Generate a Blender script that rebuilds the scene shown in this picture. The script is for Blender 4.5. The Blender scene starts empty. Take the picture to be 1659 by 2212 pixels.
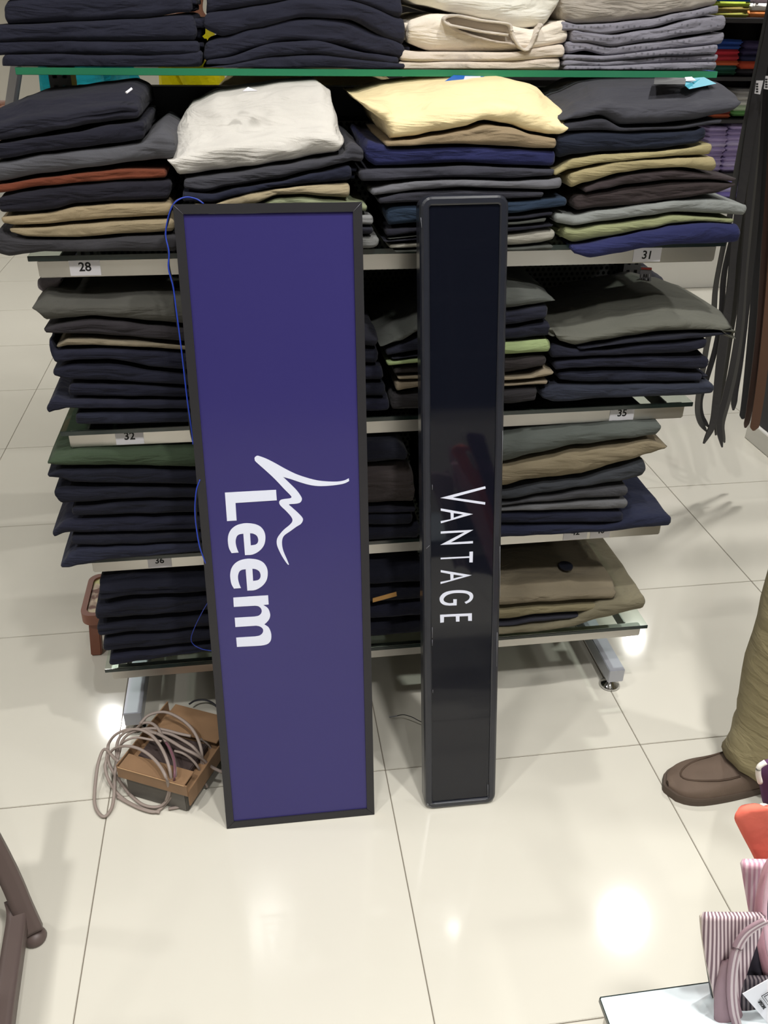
import bpy, bmesh, math, random
from mathutils import Vector, Matrix, noise
random.seed(7)
C = bpy.context.scene
COL = C.collection

# ------------------------------------------------------------------ camera
F_PX, YAW, PITCH, ROLL, CAM_H = 1896.78, 0.152089, 0.522982, -0.0152525, 1.48341
CXP, CYP = 829.5, 1106.0
fw = Vector((math.sin(YAW)*math.cos(PITCH), math.cos(YAW)*math.cos(PITCH), -math.sin(PITCH)))
rt0 = Vector((math.cos(YAW), -math.sin(YAW), 0)); dn0 = fw.cross(rt0)
RT = math.cos(ROLL)*rt0 + math.sin(ROLL)*dn0
DN = -math.sin(ROLL)*rt0 + math.cos(ROLL)*dn0
cam_d = bpy.data.cameras.new('camera'); cam = bpy.data.objects.new('camera', cam_d); COL.objects.link(cam)
cam.matrix_world = Matrix(((RT.x, -DN.x, -fw.x, 0), (RT.y, -DN.y, -fw.y, 0), (RT.z, -DN.z, -fw.z, CAM_H), (0, 0, 0, 1)))
cam_d.sensor_fit = 'HORIZONTAL'; cam_d.sensor_width = 36.0; cam_d.lens = 36.0*F_PX/1659.0
cam_d.clip_start = 0.02
C.camera = cam
CAM = Vector((0, 0, CAM_H))

def W(px, py, x=None, y=None, z=None):
    """point of the photograph -> point of the room on a known plane"""
    v = fw*F_PX + (px-CXP)*RT + (py-CYP)*DN
    if y is not None: t = y/v.y
    elif z is not None: t = (z-CAM_H)/v.z
    else: t = x/v.x
    return CAM + v*t

# ------------------------------------------------------------------ light and exposure
C.view_settings.view_transform = 'Standard'; C.view_settings.look = 'None'
C.view_settings.gamma = 1.0; C.view_settings.use_curve_mapping = False
C.view_settings.exposure = 0.0
wd = bpy.data.worlds.new('world'); C.world = wd; wd.use_nodes = True
wd.node_tree.nodes['Background'].inputs[0].default_value = (0.9, 0.93, 1.0, 1)
wd.node_tree.nodes['Background'].inputs[1].default_value = 0.6
LAMP_W = 18.5
CEIL = 2.8

# ------------------------------------------------------------------ helpers
def lin(c):
    out = []
    for v in c[:3]:
        v = v/255.0
        out.append(v/12.92 if v <= 0.04045 else ((v+0.055)/1.055)**2.4)
    return out
MATS = {}
def mat(name, rgb, rough=0.5, metal=0.0, k=1.0, bump=None, var=0.0, spec=0.5, trans=0.0, ior=1.45, sheen=0.0, emit=None, coat=0.0, var_scale=8.0):
    if name in MATS: return MATS[name]
    m = bpy.data.materials.new(name); m.use_nodes = True; MATS[name] = m
    nt = m.node_tree; b = nt.nodes['Principled BSDF']
    l = [min(0.95, v*k) for v in lin(rgb)]
    b.inputs['Base Color'].default_value = (*l, 1)
    b.inputs['Roughness'].default_value = rough; b.inputs['Metallic'].default_value = metal
    b.inputs['Specular IOR Level'].default_value = spec; b.inputs['IOR'].default_value = ior
    b.inputs['Transmission Weight'].default_value = trans
    b.inputs['Sheen Weight'].default_value = sheen; b.inputs['Sheen Roughness'].default_value = 0.5
    b.inputs['Coat Weight'].default_value = coat
    if emit:
        b.inputs['Emission Color'].default_value = (*lin(rgb), 1); b.inputs['Emission Strength'].default_value = emit
    tc = None
    if var > 0 or bump:
        tc = nt.nodes.new('ShaderNodeTexCoord')
    if var > 0:
        n = nt.nodes.new('ShaderNodeTexNoise'); n.inputs['Scale'].default_value = var_scale; n.inputs['Detail'].default_value = 5
        nt.links.new(tc.outputs['Object'], n.inputs['Vector'])
        mx = nt.nodes.new('ShaderNodeMix'); mx.data_type = 'RGBA'
        mx.inputs['A'].default_value = (*[v*(1-var) for v in l], 1); mx.inputs['B'].default_value = (*[min(1, v*(1+var)) for v in l], 1)
        nt.links.new(n.outputs['Fac'], mx.inputs['Factor']); nt.links.new(mx.outputs['Result'], b.inputs['Base Color'])
    if bump:
        n2 = nt.nodes.new('ShaderNodeTexNoise'); n2.inputs['Scale'].default_value = bump[0]; n2.inputs['Detail'].default_value = 4
        nt.links.new(tc.outputs['Object'], n2.inputs['Vector'])
        bp = nt.nodes.new('ShaderNodeBump'); bp.inputs['Strength'].default_value = bump[1]; bp.inputs['Distance'].default_value = bump[2]
        nt.links.new(n2.outputs['Fac'], bp.inputs['Height']); nt.links.new(bp.outputs['Normal'], b.inputs['Normal'])
    return m

CLOTH_K = 1.08
def cloth(rgb, dots=False):
    name = 'cloth_%d_%d_%d%s' % (*rgb, '_dotted' if dots else '')
    if name in MATS: return MATS[name]
    m = mat(name, rgb, rough=0.92, k=CLOTH_K, spec=0.15, sheen=0.06, var=0.14, var_scale=14.0)
    nt = m.node_tree; b = nt.nodes['Principled BSDF']
    tc = nt.nodes.new('ShaderNodeTexCoord')
    # soft creases + fine weave
    n1 = nt.nodes.new('ShaderNodeTexNoise'); n1.inputs['Scale'].default_value = 16; n1.inputs['Detail'].default_value = 3; n1.inputs['Distortion'].default_value = 0.6
    mp = nt.nodes.new('ShaderNodeMapping'); mp.inputs['Scale'].default_value = (0.6, 1.0, 2.2)
    nt.links.new(tc.outputs['Object'], mp.inputs['Vector']); nt.links.new(mp.outputs['Vector'], n1.inputs['Vector'])
    n2 = nt.nodes.new('ShaderNodeTexNoise'); n2.inputs['Scale'].default_value = 900; n2.inputs['Detail'].default_value = 2
    nt.links.new(tc.outputs['Object'], n2.inputs['Vector'])
    b1 = nt.nodes.new('ShaderNodeBump'); b1.inputs['Strength'].default_value = 0.7; b1.inputs['Distance'].default_value = 0.02
    b2 = nt.nodes.new('ShaderNodeBump'); b2.inputs['Strength'].default_value = 0.5; b2.inputs['Distance'].default_value = 0.0012
    nt.links.new(n1.outputs['Fac'], b1.inputs['Height']); nt.links.new(n2.outputs['Fac'], b2.inputs['Height'])
    nt.links.new(b1.outputs['Normal'], b2.inputs['Normal']); nt.links.new(b2.outputs['Normal'], b.inputs['Normal'])
    if dots:
        v = nt.nodes.new('ShaderNodeTexVoronoi'); v.inputs['Scale'].default_value = 85; v.inputs['Randomness'].default_value = 0.25
        nt.links.new(tc.outputs['Object'], v.inputs['Vector'])
        r = nt.nodes.new('ShaderNodeValToRGB'); r.color_ramp.elements[0].position = 0.16; r.color_ramp.elements[1].position = 0.24
        l = [x*CLOTH_K for x in lin(rgb)]
        r.color_ramp.elements[0].color = (*[x*0.62 for x in l], 1); r.color_ramp.elements[1].color = (*l, 1)
        nt.links.new(v.outputs['Distance'], r.inputs['Fac']); nt.links.new(r.outputs['Color'], b.inputs['Base Color'])
    return m

def obj(name, me, m=None, parent=None, smooth=False):
    if isinstance(me, bmesh.types.BMesh):
        d = bpy.data.meshes.new(name); me.to_mesh(d); me.free(); me = d
    o = bpy.data.objects.new(name, me); COL.objects.link(o)
    if m and not me.materials: me.materials.append(m)
    if smooth:
        for p in me.polygons: p.use_smooth = True
    if parent: o.parent = parent
    return o
def mesh(name, vs, fs, m=None, parent=None, smooth=False):
    d = bpy.data.meshes.new(name); d.from_pydata([tuple(v) for v in vs], [], fs); d.update()
    return obj(name, d, m, parent, smooth)
def tag(o, label, cat, group=None, kind=None):
    if label: o['label'] = label
    if cat: o['category'] = cat
    if group: o['group'] = group
    if kind: o['kind'] = kind
    return o
def thing(name, label, cat, loc=(0, 0, 0), rotz=0, group=None):
    o = bpy.data.objects.new(name, None); COL.objects.link(o); o.empty_display_size = 0.05
    o.location = loc; o.rotation_euler = (0, 0, rotz)
    return tag(o, label, cat, group)
def bm_box(bm, lo, hi, bev=0.0, M=None):
    r = bmesh.ops.create_cube(bm, size=1.0); vs = r['verts']
    for v in vs:
        v.co = Vector(((lo[i]+hi[i])/2 + v.co[i]*(hi[i]-lo[i]) for i in range(3)))
    if bev > 0:
        es = list({e for v in vs for e in v.link_edges})
        rr = bmesh.ops.bevel(bm, geom=es, offset=bev, segments=2, affect='EDGES')
        vs = list({v for f in rr['faces'] for v in f.verts} | {v for v in vs if v.is_valid})
    if M is not None:
        for v in vs: v.co = M @ v.co
def box(name, lo, hi, m, parent=None, bev=0.0, M=None):
    bm = bmesh.new(); bm_box(bm, lo, hi, bev, M); return obj(name, bm, m, parent)
def lathe(name, prof, m, parent=None, loc=(0, 0, 0), seg=24):
    vs, fs = [], []
    for r, z in prof:
        for i in range(seg):
            a = 2*math.pi*i/seg; vs.append((loc[0]+r*math.cos(a), loc[1]+r*math.sin(a), loc[2]+z))
    for j in range(len(prof)-1):
        for i in range(seg):
            a, b = j*seg+i, j*seg+(i+1) % seg; fs.append((a, b, b+seg, a+seg))
    fs.append(tuple(range(seg))[::-1]); fs.append(tuple((len(prof)-1)*seg+i for i in range(seg)))
    return mesh(name, vs, fs, m, parent, True)
def catmull(pts, n):
    pts = [Vector(p) for p in pts]; out = []
    P = [pts[0]*2-pts[1]] + pts + [pts[-1]*2-pts[-2]]
    for i in range(1, len(P)-2):
        for k in range(n):
            t = k/n; a, b, c, d = P[i-1], P[i], P[i+1], P[i+2]
            out.append(0.5*((2*b)+(c-a)*t+(2*a-5*b+4*c-d)*t*t+(3*b-a-3*c+d)*t**3))
    out.append(P[-2]); return out
def sweep(name, path, rx, ry, m, parent=None, seg=10, up=(0, 0, 1), square=False):
    """tube or flat strip along a path"""
    vs, fs = [], []; n = len(path); up = Vector(up)
    for i, p in enumerate(path):
        t = (path[min(i+1, n-1)]-path[max(i-1, 0)]).normalized()
        s = t.cross(up)
        if s.length < 1e-4: s = t.cross(Vector((0, 1, 0.1)))
        s.normalize(); w = s.cross(t).normalized()
        for k in range(seg):
            a = 2*math.pi*(k+0.5)/seg; ca, sa = math.cos(a), math.sin(a)
            if square: ca, sa = max(-1, min(1, ca*1.5)), max(-1, min(1, sa*1.5))
            vs.append(p+s*ca*rx+w*sa*ry)
    for i in range(n-1):
        for k in range(seg):
            a, b = i*seg+k, i*seg+(k+1) % seg; fs.append((a, b, b+seg, a+seg))
    fs.append(tuple(range(seg))[::-1]); fs.append(tuple((n-1)*seg+k for k in range(seg)))
    return mesh(name, vs, fs, m, parent, True)
def plate(name, pts, holes, th, m, parent=None, axis='y'):
    """flat shape with holes, given in local (x,z); thickness along -y (towards the viewer)"""
    cu = bpy.data.curves.new(name, 'CURVE'); cu.dimensions = '2D'; cu.fill_mode = 'BOTH'; cu.extrude = th/2
    for loop in [pts]+list(holes):
        s = cu.splines.new('POLY'); s.points.add(len(loop)-1); s.use_cyclic_u = True
        for p, q in zip(s.points, loop): p.co = (q[0], q[1], 0, 1)
    tmp = bpy.data.objects.new('tmp', cu); COL.objects.link(tmp)
    dg = bpy.context.evaluated_depsgraph_get(); dg.update()
    me = bpy.data.meshes.new_from_object(tmp.evaluated_get(dg)); bpy.data.objects.remove(tmp)
    for v in me.vertices: v.co = (v.co.x, -th/2+v.co.z, v.co.y)
    me.materials.clear(); return obj(name, me, m, parent)
def text(name, s, size, m, parent, M, bold=0.0, align='CENTER'):
    cu = bpy.data.curves.new(name, 'FONT'); cu.body = s; cu.size = size; cu.align_x = align; cu.align_y = 'CENTER'; cu.extrude = 0.0003; cu.offset = bold
    tmp = bpy.data.objects.new('tmp', cu); COL.objects.link(tmp)
    dg = bpy.context.evaluated_depsgraph_get(); dg.update()
    me = bpy.data.meshes.new_from_object(tmp.evaluated_get(dg)); bpy.data.objects.remove(tmp)
    me.transform(M); me.materials.clear(); return obj(name, me, m, parent)
def interp(pts, x, k):
    if x <= pts[0][0]: return pts[0][k]
    for a, b in zip(pts, pts[1:]):
        if x <= b[0]:
            t = (x-a[0])/(b[0]-a[0]); t = t*t*(3-2*t)*0.6+t*0.4
            return a[k]+(b[k]-a[k])*t
    return pts[-1][k]
def fbm(v, o=3): return noise.fractal(v, 1.0, 2.0, o)

# ------------------------------------------------------------------ materials
M_TILE = mat('polished_cream_tile', (206, 202, 190), rough=0.075, spec=0.62, var=0.05, var_scale=2.2)
M_GROUT = mat('grout', (120, 112, 100), rough=0.8)
M_STEEL = mat('brushed_steel', (196, 193, 188), rough=0.32, metal=0.9, var=0.10, var_scale=5)
M_CHROME = mat('chrome', (200, 200, 200), rough=0.12, metal=1.0)
M_SILVER = mat('silver_paint', (170, 172, 180), rough=0.35, metal=0.5)
M_PANEL = mat('grey_perforated_sheet', (96, 97, 95), rough=0.45, metal=0.3)
M_DARK = mat('dark_grey_metal', (52, 52, 58), rough=0.5)
M_BLACK = mat('black_metal', (30, 30, 34), rough=0.45)
M_WHITE = mat('white_paint', (226, 224, 218), rough=0.5)
M_PAPER = mat('white_label_paper', (232, 230, 236), rough=0.7, k=1.0)
M_INK = mat('black_ink', (20, 20, 22), rough=0.7)
M_CREAMWALL = mat('cream_wall', (226, 222, 212), rough=0.7)
M_SKIN = mat('skin', (176, 122, 98), rough=0.55, var=0.05)

def glass_mat(name, tint, gl=0.12):
    m = bpy.data.materials.new(name); m.use_nodes = True; nt = m.node_tree; nt.nodes.clear()
    out = nt.nodes.new('ShaderNodeOutputMaterial'); mx = nt.nodes.new('ShaderNodeMixShader')
    tr = nt.nodes.new('ShaderNodeBsdfTransparent'); tr.inputs[0].default_value = (*tint, 1)
    gs = nt.nodes.new('ShaderNodeBsdfGlossy'); gs.inputs['Roughness'].default_value = 0.02
    fr = nt.nodes.new('ShaderNodeFresnel'); fr.inputs[0].default_value = 1.5
    ge = nt.nodes.new('ShaderNodeNewGeometry'); iv = nt.nodes.new('ShaderNodeMath'); iv.operation = 'SUBTRACT'; iv.inputs[0].default_value = 1.0
    ml = nt.nodes.new('ShaderNodeMath'); ml.operation = 'MULTIPLY'   # the far face of the pane only lets light out
    nt.links.new(ge.outputs['Backfacing'], iv.inputs[1]); nt.links.new(iv.outputs[0], ml.inputs[0]); nt.links.new(fr.outputs[0], ml.inputs[1])
    nt.links.new(ml.outputs[0], mx.inputs[0]); nt.links.new(tr.outputs[0], mx.inputs[1]); nt.links.new(gs.outputs[0], mx.inputs[2]); nt.links.new(mx.outputs[0], out.inputs[0])
    return m
M_GLASS = glass_mat('clear_glass', (0.90, 0.95, 0.92))
M_GEDGE = mat('green_glass_edge', (52, 128, 92), rough=0.15, k=1.1, spec=0.7)
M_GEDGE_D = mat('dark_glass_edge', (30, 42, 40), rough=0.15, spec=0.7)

# ------------------------------------------------------------------ the room
def struct(o): o['kind'] = 'structure'; return o
S = 0.6; TX, TY = -0.37383, 1.39783
X0, X1, Y0, Y1 = -4.2, 5.6, -3.4, 8.1
floor = struct(box('floor', (X0, Y0, -0.06), (X1, Y1, -0.0022), M_GROUT))
bm = bmesh.new(); bm_box(bm, (0.0011, 0.0011, -0.0105), (S-0.0011, S-0.0011, 0.0), 0.0009)
tme = bpy.data.meshes.new('tile'); bm.to_mesh(tme); bm.free(); tme.materials.append(M_TILE)
for i in range(-6, 9):
    for j in range(-8, 11):
        if (TX+i*S) < X0 or (TX+(i+1)*S) > X1+0.3: continue
        o = bpy.data.objects.new('tile', tme); COL.objects.link(o); o.location = (TX+i*S, TY+j*S, 0.0); o.parent = floor
nt = M_TILE.node_tree
wall_back = struct(box('wall_back', (X0, Y1, 0), (X1, Y1+0.1, CEIL), M_CREAMWALL))
struct(box('wall_left', (X0-0.1, Y0, 0), (X0, Y1, CEIL), M_CREAMWALL))
struct(box('wall_right', (X1, Y0, 0), (X1+0.1, Y1, CEIL), M_CREAMWALL))
struct(box('wall_front', (X0, Y0-0.1, 0), (X1, Y0, CEIL), mat('grey_wall', (120, 116, 112), rough=0.8)))
struct(box('ceiling', (X0, Y0, CEIL), (X1, Y1, CEIL+0.1), mat('ceiling_paint', (168, 167, 165), rough=0.8)))
struct(box('baseboard_back', (X0, Y1-0.015, 0.001), (X1, Y1-0.001, 0.09), M_WHITE))

# ceiling downlights (real lamps)
M_LENS = mat('lamp_lens', (250, 248, 240), rough=0.4)
def downlight(x, y, r, w):
    t = thing('downlight', 'round recessed ceiling downlight with a white trim ring', 'lamp', (x, y, CEIL), 0, 'ceiling downlights')
    lathe('trim_ring', [(r*0.9, -0.004), (r*1.25, -0.006), (r*1.3, 0.0), (r*0.9, 0.0)], M_WHITE, t, seg=20)
    lathe('lens', [(r*0.3, -0.001), (r*0.9, -0.001), (r*0.9, -0.0004), (r*0.3, -0.0004)], M_LENS, t, seg=20)
    ld = bpy.data.lights.new('lamp_light', 'AREA'); ld.shape = 'DISK'; ld.size = r*1.8; ld.energy = w; ld.spread = math.radians(118); ld.color = (1.0, 0.985, 0.955)
    l = bpy.data.objects.new('lamp_light', ld); COL.objects.link(l); l.location = (0, 0, -0.009); l.parent = t
for (x, y, r) in [(-1.13, 4.70, .05), (2.78, 5.11, .05), (1.77, 2.79, .065), (0.76, 0.90, .035),
                  (-1.3, 0.3, .085), (0.5, 0.1, .085), (2.4, 0.3, .085), (-2.6, 2.2, .085), (3.9, 2.4, .085), (0.3, -1.6, .085), (-2.0, -1.8, .085), (2.8, -1.7, .085), (-3.0, 6.6, .085), (0.7, 6.8, .085), (4.2, 7.0, .085)]:
    downlight(x, y, r, LAMP_W*(0.6 if r < .04 else 1.0))

# louvred lamp with three short tubes
t = thing('louvre_lamp', 'recessed ceiling lamp with three short parallel tubes', 'lamp', (-0.14, 0.83, CEIL), 0)
for yy in (-.075, 0, .075):
    lathe('tube_cap', [(.004, -.006), (.008, -.004), (.008, -.001), (.004, -.0005)], M_WHITE, t, (-.10, yy, 0), 10)
    ld = bpy.data.lights.new('tube_light', 'AREA'); ld.shape = 'RECTANGLE'; ld.size = .16; ld.size_y = .03; ld.energy = 5; ld.color = (1, .985, .955)
    l = bpy.data.objects.new('tube_light', ld); COL.objects.link(l); l.location = (0, yy, -0.009); l.parent = t
box('housing', (-.12, -.12, -.0012), (.12, .12, -.0002), M_WHITE, t)
# dark shelving behind the photographer: it is mirrored in the black sign
t = thing('dark_shelving', 'dark shelving of clothes behind the photographer, mirrored in black sign', 'shelving', (1.1, -2.7, 0))
M_DSH = mat('dark_laminate', (34, 32, 34), rough=.6)
box('back_board', (-2.2, -.30, .71), (2.2, -.28, 2.5), M_DSH, t)
for z in (.71, 1.06, 1.41, 1.76, 2.11, 2.48): box('shelf', (-2.2, -.279, z), (2.2, .10, z+.02), M_DSH, t)
for x in (-2.2, -1.1, 0, 1.1, 2.18): box('side_panel', (x, -.279, .731), (x+.02, .09, 2.47), M_DSH, t)
box('counter_base', (-2.2, -.28, .0005), (2.2, .06, .7095), mat('pale_counter', (200, 196, 186), rough=.6), t)

# ------------------------------------------------------------------ the rack
RL, RR, RF = -0.370, 0.885, 1.605
PANEL_Y = 1.925
rack = thing('display_rack', 'steel garment rack on splayed feet holding the glass shelves of trousers', 'display rack', (0.257, PANEL_Y, 0))
def R(name, lo, hi, m, bev=0.0, parent=rack):
    off = Vector((0.257, PANEL_Y, 0)); return box(name, Vector(lo)-off, Vector(hi)-off, m, parent, bev)
for x in (-0.335, 0.83):
    f = R('foot', (x-0.02, 1.577, 0.034), (x+0.02, 2.27, 0.072), M_SILVER, 0.0015)
    for yy in (1.605, 2.24):
        off = (x-0.257, yy-PANEL_Y, 0)
        lathe('levelling_disc', [(0.024, 0.0), (0.026, 0.004), (0.022, 0.010), (0.010, 0.018), (0.007, 0.034)], M_CHROME, f, off)
for x in (-0.335, 0.85):     # slotted uprights
    bm = bmesh.new(); off = Vector((0.257, PANEL_Y, 0))
    xs = [-0.02, -0.013, -0.005, 0.005, 0.013, 0.02]
    zs = [0.072]; z = 0.10
    while z < 1.36: zs += [z, z+0.022]; z += 0.034
    zs.append(1.372)
    for yy in (PANEL_Y-0.03, PANEL_Y+0.03):
        for i in range(5):
            for j in range(len(zs)-1):
                if i in (1, 3) and j % 2 == 1: continue
                q = [Vector((x+xs[a], yy, zs[b]))-off for a, b in ((i, j), (i+1, j), (i+1, j+1), (i, j+1))]
                bm.faces.new([bm.verts.new(p) for p in q])
    for sx in (-0.02, 0.02):
        q = [Vector((x+sx, a, b))-off for a, b in ((PANEL_Y-0.03, 0.072), (PANEL_Y+0.03, 0.072), (PANEL_Y+0.03, 1.372), (PANEL_Y-0.03, 1.372))]
        bm.faces.new([bm.verts.new(p) for p in q])
    bmesh.ops.remove_doubles(bm, verts=bm.verts, dist=1e-5); bmesh.ops.recalc_face_normals(bm, faces=bm.faces)
    obj('upright', bm, mat('grey_upright', (120, 120, 122), rough=0.4, metal=0.4), rack)
R('crossbeam', (-0.312, PANEL_Y-0.022, 1.293), (0.828, PANEL_Y+0.022, 1.344), M_DARK, 0.002)
R('crossbeam', (-0.312, PANEL_Y-0.015, 0.075), (0.828, PANEL_Y+0.015, 0.115), M_DARK, 0.002)
R('added_dark_sheet', (-0.312, PANEL_Y+0.008, 0.12), (0.828, PANEL_Y+0.012, 1.2928), mat('inner_dark_sheet', (22, 22, 26), rough=0.8))  # plain sheet added so the holes look dark and no light slips through
# perforated sheet, real holes
vs, fs = [], []; p = 0.0125; ncol = int(1.14/p); nrow = int(1.16/(p*0.9)); off = Vector((0.257, PANEL_Y, 0))
idx = {}
def vid(x, z):
    k = (round(x, 5), round(z, 5))
    if k not in idx: idx[k] = len(vs); vs.append((x-off.x, -0.004, z))
    return idx[k]
for j in range(nrow):
    for i in range(ncol):
        cx = -0.312+p*(i+0.5)+(p/2 if j % 2 else 0); cz = 0.122+p*0.9*(j+0.5); hw, hh = p/2, p*0.45
        ring = [(cx+math.cos(a)*0.0039, cz+math.sin(a)*0.0039) for a in [math.pi/8+k*math.pi/4 for k in range(8)]]
        outer = [(cx+hw, cz+hh), (cx, cz+hh), (cx-hw, cz+hh), (cx-hw, cz-hh), (cx, cz-hh), (cx+hw, cz-hh)]
        r = [vid(*q) for q in ring]; o6 = [vid(*q) for q in outer]
        # ring angles: 22,67,112,157,202,247,292,337
        fs += [(o6[0], r[1], r[0]), (o6[0], o6[1], r[2], r[1]), (o6[1], o6[2], r[2]), (o6[2], r[3], r[2]), (o6[2], o6[3], r[4], r[3]),
               (o6[3], r[5], r[4]), (o6[3], o6[4], r[5]), (o6[4], r[6], r[5]), (o6[4], o6[5], r[6]), (o6[5], r[7], r[6]), (o6[5], o6[0], r[0], r[7])]
mesh('perforated_panel', vs, fs, M_PANEL, rack)

SH = {1: 1.104, 2: 0.774, 3: 0.484, 4: 0.1925}      # top of each lower glass
SHN = {0: 'top glass shelf', 1: 'shelf numbered 28 to 31', 2: 'shelf numbered 32 to 35', 3: 'shelf numbered 36', 4: 'lowest shelf'}
def glass_plate(name, lo, hi, m, parent):
    return box(name, lo, hi, m, parent, 0.0006)
# top glass shelf
t = thing('glass_shelf', 'long clear glass top shelf with bright green front edge', 'shelf', (0.257, 1.93, 1.372), 0, 'glass shelves of the rack')
glass_plate('glass_pane', (-0.637, -0.182, 0.0008), (0.637, 0.182, 0.0122), M_GLASS, t)
box('polished_edge', (-0.637, -0.1845, 0.0008), (0.637, -0.1822, 0.0122), M_GEDGE, t, 0.0005)
for z in (1, 2, 3, 4):
    lab = {1: 'glass shelf on the uppermost steel rail with paper labels 28 and 31', 2: 'glass shelf on the second steel rail with paper labels 32 and 35',
           3: 'glass shelf on the third steel rail with paper label 36', 4: 'lowest glass shelf on plain steel rail, unlabelled'}[z]
    t = thing('glass_shelf', lab, 'shelf', (0.257, RF, SH[z]), 0, 'glass shelves of the rack')
    glass_plate('glass_pane', (-0.638, -0.010, -0.0095), (0.638, 0.292, -0.0005), M_GLASS, t)
    box('polished_edge', (-0.638, -0.0125, -0.0095), (0.638, -0.0103, -0.0005), M_GEDGE_D, t, 0.0005)
    box('front_rail', (-0.627, 0.0, -0.0415), (0.628, 0.018, -0.0105), M_STEEL, t, 0.0025)
    for x in (-0.592, 0.593):
        bm = bmesh.new(); bm_box(bm, (x-0.002, 0.019, -0.04), (x+0.002, 0.29, -0.0105), 0.0005)
        obj('side_bracket', bm, M_STEEL, t)
    for (px0, px1, num, s) in {1: [(149, 216, '28', 1), (1365, 1424, '31', 1)], 2: [(248, 309, '32', 1), (1311, 1362, '35', 1)], 3: [(317, 369, '36', 1), (1211, 1261, '42', .8), (1268, 1309, '40', .8)], 4: []}[z]:
        pyc = {1: 570, 2: 935, 3: 1200}[z]
        a = W(px0, pyc, y=RF).x-0.257; b = W(px1, pyc, y=RF).x-0.257
        pb = box('number_label', (a, -0.0010, -0.0385), (b, -0.0001, -0.0125 if z > 1 else -0.0110), M_PAPER, t)
        dz = {'28': -0.024, '31': -0.0262, '32': -0.0215, '35': -0.0225, '36': -0.0215, '42': -0.02, '40': -0.02}[num]
        tilt = -0.05 if num == '31' else 0
        text('numeral', num, 0.0215 if z < 3 else 0.0195, M_INK, pb, Matrix.Translation(((a+b)/2, -0.0011, dz)) @ Matrix.Rotation(math.pi/2, 4, 'X') @ Matrix.Rotation(tilt, 4, 'Z'), 0.0004)

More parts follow.
